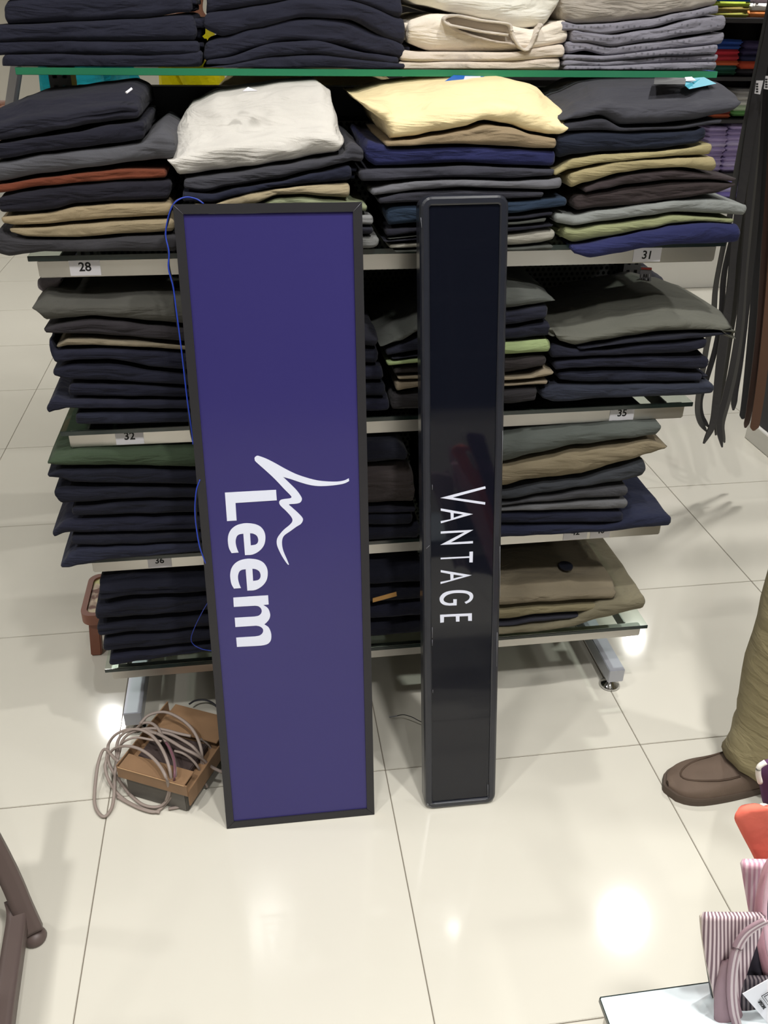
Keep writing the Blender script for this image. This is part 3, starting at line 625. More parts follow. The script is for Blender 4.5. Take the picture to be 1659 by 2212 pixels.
# unseen rear stacks and shelves, turned copies added to shade the floor below
def turned(o, x_shift=0.0):
    c = o.copy(); COL.objects.link(c)
    c.location = (2*0.257-o.location.x*1.0+x_shift, 2*1.93-o.location.y, o.location.z); c.rotation_euler = (0, 0, math.pi)
    for ch in o.children:
        d = ch.copy(); COL.objects.link(d); d.parent = c
    return c
REAR_SHADE = ['the second stack above label 28', 'the stack above the black sign', 'the rightmost stack above label 35', 'the stack beside the purple sign above the steel rail',
        'the middle stack left of the black sign, one shelf below label 32', 'the right stack under label 35', 'the left stack on the lowest shelf', 'the middle stack on the lowest shelf, left of the black sign']
for (lv, nm, i), o in list(ALL.items()):
    if nm in REAR_SHADE:
        c = turned(o, {'the rightmost stack above label 35': 0.06, 'the right stack under label 35': 0.04, 'the left stack on the lowest shelf': -0.09}.get(nm, 0))
        c['label'] = 'unseen folded trousers added on the rear of the rack to shade the floor'; c['group'] = 'unseen trousers added behind the rack for shade'
for z in (1, 2, 3, 4):  # unseen rear shelves, added with the stacks to keep light out below
    t = thing('glass_shelf', 'unseen glass shelf with steel rail added on rear of rack for shade', 'shelf', (0.257, 2*1.93-RF, SH[z]), math.pi, 'unseen shelves added behind the rack for shade')
    box('glass_pane', (-0.638, -0.010, -0.0095), (0.638, 0.292, -0.0005), M_GLASS, t, 0.0006)
    box('front_rail', (-0.627, 0.0, -0.0415), (0.628, 0.018, -0.0105), M_STEEL, t, 0.0025)
# ------------------------------------------------------------------ leaning signs
class Board:
    def __init__(s, name, label, x, y, a, w, L, lean, th):
        u = Vector((math.cos(a), math.sin(a), 0)); n = Vector((-math.sin(a), math.cos(a), 0))
        v = math.cos(lean)*Vector((0, 0, 1))+math.sin(lean)*n
        s.u = math.cos(th)*u+math.sin(th)*v; s.v = -math.sin(th)*u+math.cos(th)*v; s.n = s.v.cross(s.u)*-1
        if s.n.y < 0: s.n = -s.n
        s.O = Vector((x, y, 0.0005)); s.w, s.L = w, L
        s.M = Matrix(((s.u.x, s.n.x, s.v.x, s.O.x), (s.u.y, s.n.y, s.v.y, s.O.y), (s.u.z, s.n.z, s.v.z, s.O.z), (0, 0, 0, 1)))
        s.root = thing(name, label, 'sign'); s.root.matrix_world = s.M
    def loc(s, px, py, d=0.0):
        r = W(px, py, y=1.0)-CAM; Q = s.O+s.n*d
        P = CAM+r*((Q-CAM).dot(s.n)/r.dot(s.n)); D = P-s.O
        return (D.dot(s.u), D.dot(s.v))
def crop(pts, sc, ox, oy): return [(ox+x/sc, oy+y/sc) for x, y in pts]

M_FR = mat('dark_aluminium_frame', (46, 45, 48), rough=0.42, metal=0.2, spec=0.5)
leem = Board('light_box_sign', 'tall purple light box sign in dark frame leaning against the rack', -0.12341, 1.27997, -0.012224, 0.30854, 1.22232, 0.19299, 0.00107)
r = leem.root; w, L, D, b = leem.w, leem.L, 0.040, 0.0155
def frame_bar(name, pts, r, m, y0=0.0, y1=D):
    vs = [(x, y0, z) for x, z in pts]+[(x, y1, z) for x, z in pts]
    return mesh(name, vs, [(3, 2, 1, 0), (4, 5, 6, 7), (0, 1, 5, 4), (1, 2, 6, 5), (2, 3, 7, 6), (3, 0, 4, 7)], m, r)
g = 0.0003
frame_bar('frame_bar', [(g, 0), (w-g, 0), (w-b-g, b-g), (b+g, b-g)], r, M_FR)
frame_bar('frame_bar', [(g, L), (b+g, L-b+g), (w-b-g, L-b+g), (w-g, L)], r, M_FR)
frame_bar('frame_bar', [(0, g), (b, b+g), (b, L-b-g), (0, L-g)], r, M_FR)
frame_bar('frame_bar', [(w, g), (w, L-g), (w-b, L-b-g), (w-b, b+g)], r, M_FR)
M_MITRE = mat('bare_metal_scratch', (130, 130, 140), rough=0.4, metal=0.4)
for x0, x1 in ((0.001, b), (w-0.001, w-b)):
    sweep('mitre_scratch', [Vector((x0, -0.0003, L-0.001)), Vector((x1, -0.0003, L-b))], 0.0007, 0.0004, M_MITRE, r, seg=4)
face = box('face_panel', (b, 0.0035, b), (w-b, 0.008, L-b), mat('purple_acrylic', (56, 51, 108), rough=0.13, k=1.0, spec=0.4, bump=(1400, 0.06, 0.0005)), r)
box('back_panel', (b, D-0.004, b), (w-b, D-0.001, L-b), M_DARK, r)
M_LET = mat('white_vinyl_letter', (226, 230, 246), rough=0.4)
def letter(bd, name, pts, holes, sc, ox, oy, d, parent):
    P = [bd.loc(*q, d) for q in crop(pts, sc, ox, oy)]; H = [[bd.loc(*q, d) for q in crop(h, sc, ox, oy)] for h in holes]
    o = plate(name, P, H, 0.0006, M_LET, parent)
    for v in o.data.vertices: v.co.y += d
    return o
def smooth_loop(pts, n=4):
    P = [Vector((x, y, 0)) for x, y in pts]; m = len(P); out = []
    for i in range(m):
        a, bb, c, d = P[i-1], P[i], P[(i+1) % m], P[(i+2) % m]
        for k in range(n):
            t = k/n; q = 0.5*((2*bb)+(c-a)*t+(2*a-5*bb+4*c-d)*t*t+(3*bb-a-3*c+d)*t**3); out.append((q.x, q.y))
    return out
def part_smooth(pts, sharp, n=4):
    """smooth closed outline but keep the listed corner indices sharp"""
    m = len(pts); out = []
    for i in range(m):
        a, bb, c, d = [Vector((*pts[j % m], 0)) for j in (i-1, i, i+1, i+2)]
        if i in sharp: a = bb*2-c
        if (i+1) % m in sharp: d = c*2-bb
        if i in sharp and (i+1) % m in sharp: out.append(pts[i]); continue
        for k in range(n):
            t = k/n; q = 0.5*((2*bb)+(c-a)*t+(2*a-5*bb+4*c-d)*t*t+(3*bb-a-3*c+d)*t**3); out.append((q.x, q.y))
    return out
LS = (4.1475, 440, 940)
letter(leem, 'letter_l', [(190, 514), (648, 489), (655, 583), (285, 607), (295, 764), (209, 769)], [], *LS, 0.0034, r)
E_O = [(370, 1074), (440, 1068), (500, 1035), (540, 985), (553, 925), (545, 870), (515, 825), (470, 800), (415, 790), (360, 790), (300, 805), (255, 835), (228, 875), (217, 920), (218, 965), (228, 1015), (250, 1056), (313, 1051), (298, 1015), (288, 975), (287, 940), (298, 905), (320, 888), (355, 882)]
E_H = [(415, 878), (445, 882), (475, 900), (488, 930), (485, 960), (465, 980), (422, 988)]
for dx, dy in ((0, 0), (21, 318)):
    mv = lambda q: [(x+dx, y+dy) for x, y in q]
    letter(leem, 'letter_e', part_smooth(mv(E_O), {0, 16, 17, 23}), [part_smooth(mv(E_H), {0, 6})], *LS, 0.0034, r)
M_O = [(265, 1455), (577, 1434), (582, 1516), (533, 1521), (575, 1550), (595, 1600), (590, 1640), (570, 1670), (543, 1695), (580, 1720), (600, 1760), (606, 1800), (600, 1840), (575, 1868), (530, 1882), (460, 1888), (298, 1896), (291, 1813), (460, 1803), (500, 1795), (525, 1775), (533, 1750), (525, 1728), (500, 1712), (470, 1706), (284, 1718), (278, 1635), (455, 1625), (490, 1618), (512, 1600), (520, 1575), (512, 1550), (490, 1532), (460, 1527), (270, 1538)]
letter(leem, 'letter_m', part_smooth(M_O, {0, 1, 2, 3, 8, 16, 17, 25, 26, 34, 15, 18, 24, 27, 33}), [], *LS, 0.0034, r)
SW = [(490, 185), (470, 188), (456, 202), (458, 222), (470, 240), (560, 320), (640, 395), (720, 480), (770, 530), (788, 553), (775, 565), (720, 572), (690, 580), (676, 600), (688, 630), (740, 680), (780, 725), (795, 755), (790, 780), (765, 808), (720, 845), (680, 890), (657, 930), (655, 975), (670, 1020), (700, 1080), (735, 1135), (757, 1162), (764, 1158), (745, 1110), (715, 1040), (702, 980), (705, 930), (725, 895), (775, 860), (830, 820), (870, 795), (888, 765), (885, 740), (850, 700), (800, 655), (762, 622), (775, 617), (830, 613), (865, 602), (880, 575), (870, 545), (830, 490), (770, 430), (712, 374), (780, 393), (860, 420), (940, 443), (1020, 455), (1120, 453), (1220, 441), (1270, 428), (1303, 410), (1300, 386), (1260, 405), (1200, 415), (1120, 415), (1020, 405), (920, 380), (820, 345), (720, 295), (640, 250), (560, 210)]
letter(leem, 'swoosh_emblem', part_smooth(SW, {9, 41, 49, 57, 58, 27, 28}, 3), [], *LS, 0.0034, r)

van = Board('shop_sign', 'narrow black rounded sign with white letters leaning against the rack', 0.29366, 1.2719, -0.015651, 0.15398, 1.23202, 0.189414, 0.011785)
r = van.root; w, L = van.w, van.L
def rrect(x0, x1, z0, z1, rad, k=6):
    out = []
    for cx, cz, a0 in ((x1-rad, z1-rad, 0), (x0+rad, z1-rad, 90), (x0+rad, z0+rad, 180), (x1-rad, z0+rad, 270)):
        for i in range(k+1):
            a = math.radians(a0+90*i/k); out.append((cx+rad*math.cos(a), cz+rad*math.sin(a)))
    return out
M_BFR = mat('scuffed_black_frame', (36, 38, 46), rough=0.30, spec=0.6, coat=0.2, var=0.2, var_scale=30)
prof = [(0.0, 0.040), (0.0, 0.009), (0.0022, 0.0030), (0.0060, 0.0003), (0.0135, 0.0), (0.0160, 0.0022), (0.0163, 0.0060)]
vs, fs = [], []; K = None
for ins, dd in prof:
    lp = rrect(ins, w-ins, ins, L-ins, max(0.0012, 0.0205-ins)); K = len(lp)
    vs += [(x, dd, z) for x, z in lp]
for j in range(len(prof)-1):
    for i in range(K):
        a, b2 = j*K+i, j*K+(i+1) % K; fs.append((a, b2, b2+K, a+K))
fs.append(tuple(range(K)))
mesh('frame', vs, fs, M_BFR, r, False)
box('face_panel', (0.0165, 0.0045, 0.0165), (w-0.0165, 0.008, L-0.0165), mat('black_gloss_acrylic', (17, 19, 28), rough=0.05, spec=0.55), r)
M_SCR = mat('pale_scratch', (150, 152, 160), rough=0.6)
VS = (5.53, 880, 1000)
V = lambda nm, p, h=[]: letter(van, nm, p, h, *VS, 0.0044, r)
V('letter_v', [(393, 417), (930, 278), (934, 305), (540, 412), (930, 469), (927, 498)])
V('letter_a', [(783, 610), (398, 543), (398, 570), (515, 593), (518, 672), (397, 695), (400, 720)], [[(552, 598), (668, 615), (552, 655)]])
V('letter_n', [(787, 798), (398, 818), (397, 844), (682, 826), (393, 978), (783, 960), (783, 933), (515, 950)])
V('letter_t', [(742, 1060), (783, 1058), (780, 1187), (740, 1187), (740, 1132), (397, 1150), (397, 1132), (741, 1115)])
V('letter_a', [(768, 1340), (398, 1280), (398, 1305), (512, 1327), (515, 1397), (395, 1421), (396, 1445)], [[(550, 1332), (668, 1350), (550, 1380)]])
G_O = [(700, 1682), (750, 1655), (780, 1620), (785, 1580), (765, 1550), (710, 1528), (640, 1520), (560, 1522), (480, 1535), (425, 1560), (390, 1600), (385, 1635), (400, 1670), (440, 1695), (500, 1703), (588, 1700), (590, 1628), (548, 1628), (548, 1672), (500, 1675), (450, 1660), (432, 1635), (442, 1605), (480, 1575), (550, 1555), (640, 1552), (710, 1562), (742, 1590), (738, 1622), (715, 1645), (683, 1662)]
V('letter_g', part_smooth(G_O, {0, 14, 15, 16, 17, 18, 30}))
V('letter_e', [(390, 1813), (770, 1795), (770, 1885), (725, 1885), (725, 1828), (622, 1832), (622, 1893), (580, 1895), (578, 1832), (437, 1838), (435, 1903), (392, 1908)])
def scratch(bd, x0, y0, x1, y1, wd=0.0006, d=-0.0002):
    a = bd.loc(x0, y0, d); c = bd.loc(x1, y1, d)
    sweep('scratch', [Vector((a[0], d, a[1])), Vector((c[0], d, c[1]))], wd, 0.0003, M_SCR, bd.root, seg=4)
for q in ((934, 1047, 934, 1058), (934, 1355, 934, 1378), (934, 1382, 934, 1395), (1054, 1695, 1054, 1722), (921, 1185, 928, 1178), (909, 470, 911, 492), (935, 1490, 935, 1497)):
    scratch(van, *q)
for q in ((1080, 1180, 1080.5, 1290), (1074, 1366, 1073, 1440), (1086, 930, 1085, 1000)): scratch(van, *q, 0.0005)
scratch(van, 930, 1737, 1050, 1727, 0.0004)

# ------------------------------------------------------------------ blue wire along the purple sign
def wire(name, pxs, m, rx, parent=None, n=6):
    return sweep(name, catmull([W(px, py, y=yy) for px, py, yy in pxs], n), rx, rx, m, parent, seg=6)
M_BLUE = mat('blue_wire', (36, 62, 170), rough=0.4)
t = thing('blue_wire', 'thin twisted blue and black wire hanging down beside the purple sign', 'wire', (0, 0, 0))
pw = [(440, 440, 1.53), (424, 430, 1.535), (402, 426, 1.535), (382, 434, 1.53), (370, 450, 1.528), (361, 480, 1.525), (358, 510, 1.52), (365, 545, 1.51), (364, 580, 1.505), (374, 620, 1.50), (380, 665, 1.492), (390, 740, 1.48), (397, 800, 1.47), (404, 860, 1.46), (414, 930, 1.45), (417, 960, 1.44)]
wire('strand', pw, M_BLUE, 0.0013, t)
wire('strand', [(x+3*math.sin(i*1.7), y, yy+0.003) for i, (x, y, yy) in enumerate(pw)], M_BLACK, 0.0012, t)
pw = [(432, 1036, 1.425), (424, 1060, 1.42), (421, 1100, 1.415), (424, 1140, 1.41), (431, 1180, 1.40), (440, 1206, 1.395), (446, 1222, 1.395)]
wire('strand', pw, M_BLUE, 0.0012, t)
wire('strand', [(x+3, y+2, yy+0.003) for x, y, yy in pw], M_BLACK, 0.0014, t)
wire('strand', [(450, 1300, 1.50), (438, 1320, 1.52), (422, 1352, 1.54), (413, 1378, 1.55), (418, 1392, 1.55), (436, 1402, 1.54), (458, 1406, 1.52)], M_BLUE, 0.001, t)

# ------------------------------------------------------------------ transformer in its brown case, and the coiled cable
M_BRN = mat('brown_painted_metal', (136, 106, 78), rough=0.55, k=1.0, var=0.25, var_scale=18)
M_BRL = mat('worn_bare_edge', (196, 160, 120), rough=0.5)
M_GREYP = mat('grey_plastic_base', (98, 94, 88), rough=0.6)
A = W(252, 1655, z=.088); Bp = W(404, 1698, z=.088); Bk = W(345, 1505, z=.098)
ux = (Bp-A); ux.z = 0; wx = ux.length; ux.normalize(); vy = Vector((-ux.y, ux.x, 0)); ln = (Bk-A).dot(vy)
t = thing('transformer_case', 'scuffed brown metal transformer case lying on the floor under coiled cable', 'transformer')
t.matrix_world = Matrix(((ux.x, vy.x, 0, A.x), (ux.y, vy.y, 0, A.y), (0, 0, 1, 0), (0, 0, 0, 1)))
tilt = Matrix.Rotation(math.radians(-2.0), 4, 'X')
box('top_cover', (0, 0, 0.060), (wx, ln, 0.064), M_BRN, t, 0.001)
ln = max(ln, 0.20)
box('front_lip', (0.0, -0.002, 0.058), (wx, 0.001, 0.088), M_BRN, t, 0.0006)
box('side_lip', (-0.002, 0.0, 0.058), (0.001, ln, 0.090), M_BRN, t, 0.0006)
box('side_lip', (wx-0.001, 0.0, 0.030), (wx+0.002, ln, 0.072), M_BRN, t, 0.0006)
box('front_flange', (0.004, -0.001, 0.0855), (wx-0.006, 0.040, 0.0885), M_BRN, t, 0.0008)
box('worn_edge', (0.004, -0.0032, 0.0870), (wx-0.006, -0.0022, 0.0890), M_BRL, t, 0.0003)
box('end_flange', (0.02, ln-0.08, 0.0855), (wx, ln, 0.0885), M_BRN, t, 0.0008)
box('core', (0.02, 0.042, 0.064), (wx-0.02, ln-0.082, 0.080), mat('dark_core', (60, 48, 46), rough=0.7), t, 0.002)
box('base', (0.012, 0.006, 0.0005), (wx-0.012, ln-0.004, 0.0595), M_GREYP, t, 0.002)

M_CAB = mat('grey_cable', (148, 134, 126), rough=0.5, k=0.95)
M_MAU = mat('mauve_cable', (110, 74, 84), rough=0.5)
t = thing('coiled_cable', 'loosely coiled grey-brown flat cable heaped over the brown transformer case', 'cable', (0, 0, 0))
def loop(pts, m=M_CAB, rr=0.0036):
    sc, ox, oy = 5.352, 190, 1480
    P = catmull([W(ox+x/sc, oy+y/sc, z=z) for x, y, z in pts], 6)
    return sweep('cable_loop', P, rr, rr*0.8, m, t, seg=8)
h = 0.105
loop([(600, 450, h), (700, 350, h+.01), (860, 310, h+.012), (1000, 350, h+.012), (1150, 450, h+.008), (1250, 580, h), (1310, 750, .09), (1310, 920, .06), (1270, 1080, .03), (1200, 1230, .01), (1090, 1340, .006)])
loop([(560, 500, h-.02), (640, 440, h), (730, 440, h+.004), (800, 490, h+.006), (850, 570, h+.004), (930, 700, h+.002), (990, 850, h+.004), (1010, 1000, .10), (1010, 1160, .06), (960, 1290, .03), (880, 1390, .008), (780, 1465, .006), (640, 1440, .006), (480, 1370, .006), (340, 1290, .006)], M_CAB)
loop([(900, 660, h+.006), (960, 760, h+.007), (1000, 900, h+.006), (1000, 1060, .10), (985, 1200, .05)], M_MAU, 0.0028)
loop([(1190, 590, h), (1050, 560, h+.002), (900, 520, h+.003), (750, 500, h+.004), (600, 515, h), (480, 560, .095), (400, 640, .08), (360, 780, .06), (320, 960, .04), (310, 1150, .02), (300, 1300, .010), (270, 1430, .006), (190, 1520, .006), (110, 1460, .006), (75, 1330, .008), (90, 1100, .02), (120, 900, .035), (170, 760, .05), (220, 750, .055), (300, 840, .06), (350, 880, .07)])
loop([(330, 860, .05), (335, 700, .07), (370, 600, .085), (460, 530, .10), (580, 510, h+.004), (720, 570, h+.008), (820, 680, h+.010), (900, 830, h+.010), (950, 1000, .10), (960, 1160, .07), (930, 1300, .03), (850, 1390, .012), (740, 1410, .008), (610, 1370, .006), (480, 1260, .006)])
loop([(480, 1260, .006), (330, 1060, .02), (250, 920, .035), (240, 820, .05), (300, 740, .07), (420, 705, .10), (560, 725, h+.004), (700, 800, h+.006), (820, 920, h+.006), (900, 1060, h), (935, 1200, .06), (900, 1340, .02)])
loop([(380, 690, .08), (440, 640, .10), (560, 605, h+.004), (720, 630, h+.004), (850, 650, h+.006)], M_CAB, 0.003)
loop([(640, 510, h), (800, 560, h+.006), (950, 640, h+.008), (1100, 730, h+.004), (1240, 800, .10), (1350, 880, .07), (1440, 950, .05), (1560, 1010, .04)], M_CAB, 0.004)
loop([(820, 540, h+.002), (960, 570, h+.004), (1100, 640, h+.004), (1230, 730, h), (1330, 880, .07), (1350, 1050, .03), (1300, 1200, .01), (1210, 1330, .006), (1080, 1400, .005), (930, 1430, .005)])
loop([(230, 760, .05), (215, 860, .04), (200, 960, .03), (240, 1100, .018), (330, 1240, .010), (430, 1330, .006), (560, 1400, .006), (700, 1450, .006), (830, 1470, .006)])
loop([(230, 760, .05), (240, 680, .06), (300, 590, .08), (400, 530, .095), (520, 510, h), (660, 530, h+.004), (800, 560, h+.008)])
loop([(1000, 760, h), (1100, 790, h), (1200, 860, .09), (1280, 960, .07), (1330, 1080, .03), (1380, 1180, .01)], M_CAB, 0.003)
loop([(1300, 620, .09), (1400, 700, .07), (1430, 800, .05), (1400, 950, .03), (1330, 1020, .02)], M_CAB, 0.003)
loop([(1170, 220, .02), (1240, 180, .02), (1340, 170, .02), (1430, 200, .02), (1500, 260, .02)], M_DARK, 0.0025)
loop([(1520, 640, .05), (1490, 740, .05), (1430, 860, .04), (1360, 960, .02)], M_DARK, 0.003)
loop([(1440, 960, .045), (1490, 990, .042), (1540, 990, .04)], mat('red_wire', (150, 40, 32), rough=0.5), 0.0012)
t2 = thing('loose_wire', 'short dark stray wire with bare tip lying on floor behind black sign', 'wire', (0, 0, 0))
sweep('wire', catmull([W(x, y, z=z) for x, y, z in ((858, 1546, .012), (872, 1544, .016), (890, 1549, .018), (905, 1557, .014), (925, 1566, .01))], 6), 0.001, 0.001, M_BLACK, t2, seg=6)
sweep('bare_tip', catmull([W(x, y, z=z) for x, y, z in ((841, 1549, .004), (850, 1548, .008), (858, 1546, .012))], 4), 0.0014, 0.0014, M_SCR, t2, seg=6)

# ------------------------------------------------------------------ small extras on and in the trousers
def quad(name, pts, m, parent, th=0.0008):
    P = [Vector(p) for p in pts]; n = (P[1]-P[0]).cross(P[2]-P[0]).normalized()*th
    k = len(P)
    vs = P+[p+n for p in P]
    fs = [tuple(range(k))[::-1], tuple(range(k, 2*k))]+[(i, (i+1) % k, k+(i+1) % k, k+i) for i in range(k)]
    return mesh(name, vs, fs, m, parent)
def child_quad(name, pxs, m, owner, th=0.0008):
    return quad(name, [W(px, py, y=yy)-owner.location for px, py, yy in pxs], m, owner, th)
M_TEAL = mat('teal_card', (70, 160, 182), rough=0.5); M_BLUEC = mat('blue_card', (30, 100, 190), rough=0.5)
ow = ALL[(1, 'the rightmost stack above label 31', 0)]
child_quad('paper_tag', [(1479, 185, 1.60), (1488, 193, 1.60), (1547, 181, 1.63), (1520, 167, 1.66), (1480, 170, 1.64)], M_TEAL, ow)
child_quad('paper_tag', [(1480, 176, 1.62), (1503, 175, 1.62), (1494, 167, 1.63), (1479, 168, 1.63)], M_PAPER, ow, 0.0012)
child_quad('paper_tag', [(1412, 183, 1.60), (1480, 183, 1.60), (1482, 169, 1.63), (1414, 168, 1.63)], mat('black_card', (34, 36, 38), rough=0.4), ow)
ow = ALL[(1, 'the stack above the black sign', 0)]
child_quad('paper_tag', [(960, 177, 1.70), (1040, 178, 1.70), (1046, 166, 1.74), (980, 163, 1.74)], M_BLUEC, ow)
child_quad('paper_tag', [(1000, 178, 1.69), (1036, 178, 1.69), (1038, 166, 1.735), (1004, 166, 1.735)], M_PAPER, ow, 0.0012)
for kk, (a, b_) in {(0, 'the second stack from the left on the top glass shelf', 0): ((452, 12), (470, 20))}.items(): pass
ow = ALL[(1, 'the leftmost stack above label 28', 0)]
child_quad('paper_tag', [(270, 200, 1.575), (274, 203, 1.575), (286, 194, 1.585), (283, 190, 1.59)], M_PAPER, ow, 0.002)
ow = ALL[(1, 'the second stack above label 28', 0)]
child_quad('waist_label', [(524, 198, 1.60), (556, 197, 1.60), (536, 189, 1.61)], M_PAPER, ow, 0.001)
# fold of the big off-white garment on the top shelf: a rolled leg seen end on
ow = ALL[(0, 'the cream stack on the top glass shelf', 0)]
sp = [(1098, 76), (1040, 68), (1000, 60), (972, 54), (960, 46), (966, 37), (990, 34), (1040, 44), (1098, 52), (1106, 66), (1112, 84), (1124, 102), (1139, 108), (1150, 96), (1160, 72), (1172, 52)]
P = catmull([W(x, y, y=1.744) for x, y in sp], 5); Pb = [p+Vector((0.002, 0.16, -0.0)) for p in P]
vs = P+Pb; n = len(P); o = mesh('rolled_leg', [v-ow.location for v in vs], [(i, i+1, n+i+1, n+i) for i in range(n-1)], cloth((208, 198, 186)), ow, True)
md = o.modifiers.new('s', 'SOLIDIFY'); md.thickness = 0.0045; md.offset = 0
sp = [(958, 40), (990, 66), (1060, 88), (1110, 96), (1136, 110)]
P = catmull([W(x, y, y=1.748) for x, y in sp], 5); Pb = [p+Vector((0.002, 0.14, 0.0)) for p in P]
vs = P+Pb; n = len(P); o = mesh('rolled_leg', [v-ow.location for v in vs], [(i, i+1, n+i+1, n+i) for i in range(n-1)], cloth((190, 178, 166)), ow, True)
md = o.modifiers.new('s', 'SOLIDIFY'); md.thickness = 0.004; md.offset = 0
# gold-coloured strip label on the black trousers of the lowest shelf
ow = ALL[(4, 'the middle stack on the lowest shelf, left of the black sign', 1)]
child_quad('gold_strip', [(805, 1301, 1.5715), (857, 1287, 1.5715), (856, 1278, 1.5718), (805, 1292, 1.5718)], mat('gold_strip', (186, 140, 80), rough=0.35, metal=0.3), ow, 0.0012)
# black oval size plaque on the crumpled trousers
ow = ALL[(4, 'the right stack on the lowest shelf', 0)]
c0 = W(1219, 1245, y=1.66)-ow.location; vs = []; K = 20
top = max(v.co.z for v in ow.data.vertices)
ring0 = [Vector((c0.x+0.0165*math.cos(2*math.pi*i/K), c0.y+0.0185*math.sin(2*math.pi*i/K), 0)) for i in range(K)]
zt = top+0.0035
o = mesh('oval_plaque', [p+Vector((0, 0, zt)) for p in ring0]+[p+Vector((0, 0, zt+0.004)) for p in ring0], [tuple(range(K))[::-1], tuple(range(K, 2*K))]+[(i, (i+1) % K, K+(i+1) % K, K+i) for i in range(K)], mat('black_rubber', (26, 28, 40), rough=0.6), ow)
# a side piece of cloth hanging under the left end of the shelf labelled 28
garm = garment('hanging_shirt_tail', (120, 114, 120), [(84, 598, 628), (100, 598, 634), (118, 598, 630), (134, 598, 606)], 1.665, 0, depth=0.16, groove=0, seed=91)
tag(garm, 'mauve-grey cloth drooping below the left end of rail labelled 28', 'cloth')
g2 = garment('hung_garment', (52, 52, 58), [(1240, 575, 690), (1330, 565, 690), (1400, 578, 690), (1430, 600, 690), (1446, 632, 688)], 1.99, 0, depth=0.10, groove=0, seed=92, wr=1.5)
tag(g2, 'dark grey bulky garment standing behind the slotted upright near label 31', 'garment')
tg = thing('barcode_tag', 'white hanging tag printed with size grid and bars beside slotted upright', 'tag', W(1385, 606, y=1.80))
pts = [(1384, 576), (1408, 578), (1404, 640), (1378, 640)]
L0 = tg.location
o = quad('card', [W(x, y, y=1.80)-L0 for x, y in pts], mat('grey_card', (150, 148, 152), rough=0.6), tg)
for j in range(5):
    for i in range(4):
        x = 1386+i*5.2-j*0.9; y = 592+j*9.5
        quad('print_block', [W(a, c, y=1.7985)-L0 for a, c in ((x, y), (x+1.6, y), (x+1.2, y+7), (x-.4, y+7))], M_INK if (i+j) % 3 else M_PAPER, tg, 0.0004)
quad('print_block', [W(a, c, y=1.7984)-L0 for a, c in ((1386, 578), (1408, 579), (1408, 583), (1385, 582))], mat('red_print', (190, 70, 60), rough=0.6), tg, 0.0004)
quad('print_block', [W(a, c, y=1.7984)-L0 for a, c in ((1382, 604), (1390, 604), (1389, 611), (1381, 611))], M_PAPER, tg, 0.0006)
quad('print_block', [W(a, c, y=1.7984)-L0 for a, c in ((1379, 614), (1389, 614), (1388, 620), (1378, 620))], M_PAPER, tg, 0.0006)

# ------------------------------------------------------------------ low brown stool tucked under the rack's left end
zt = 0.135
a, c, d = W(169, 1247, z=zt), W(197, 1328, z=zt), W(215, 1238, z=zt)
sx0 = (a.x+c.x)/2; sy0, sy1 = c.y-0.005, a.y+0.01
t = thing('footstool', 'low brown plastic footstool with a pictured cream top, beside lowest shelf', 'stool', (sx0+0.12, (sy0+sy1)/2, 0))
hx, hy = 0.12, (sy1-sy0)/2; M_STB = mat('brown_plastic', (128, 80, 62), rough=0.4)
o = plate('seat_frame', rrect(-hx, hx, -hy, hy, 0.03), [rrect(-hx+.014, hx-.014, -hy+.014, hy-.014, 0.02)], 0.03, M_STB, t)
for v in o.data.vertices: v.co = Vector((v.co.x, v.co.z, zt-0.0+v.co.y))
m = mat('printed_cream_top', (206, 184, 160), rough=0.5); nt = m.node_tree; bb = nt.nodes['Principled BSDF']
tc = nt.nodes.new('ShaderNodeTexCoord'); vo = nt.nodes.new('ShaderNodeTexNoise'); vo.inputs['Scale'].default_value = 26; vo.inputs['Detail'].default_value = 3
rp = nt.nodes.new('ShaderNodeValToRGB'); rp.color_ramp.elements[0].position = .40; rp.color_ramp.elements[0].color = (*lin((120, 86, 74)), 1); rp.color_ramp.elements[1].position = .52; rp.color_ramp.elements[1].color = (*lin((212, 192, 168)), 1)
e = rp.color_ramp.elements.new(.62); e.color = (*lin((206, 200, 140)), 1)
nt.links.new(tc.outputs['Object'], vo.inputs['Vector']); nt.links.new(vo.outputs['Fac'], rp.inputs['Fac']); nt.links.new(rp.outputs['Color'], bb.inputs['Base Color'])
o = plate('seat_panel', rrect(-hx+.0145, hx-.0145, -hy+.0145, hy-.0145, 0.02), [], 0.012, m, t)
for v in o.data.vertices: v.co = Vector((v.co.x, v.co.z, zt-0.006+v.co.y))
for sx in (-1, 1):
    for sy in (-1, 1):
        bm = bmesh.new(); bm_box(bm, (-.014, -.014, 0.0005), (.014, .014, zt-0.031), 0.003)
        for v in bm.verts: v.co = Vector((v.co.x+sx*(hx-.022-0.01*(v.co.z/zt)), v.co.y+sy*(hy-.022-0.01*(v.co.z/zt)), v.co.z))
        obj('leg', bm, M_STB, t)

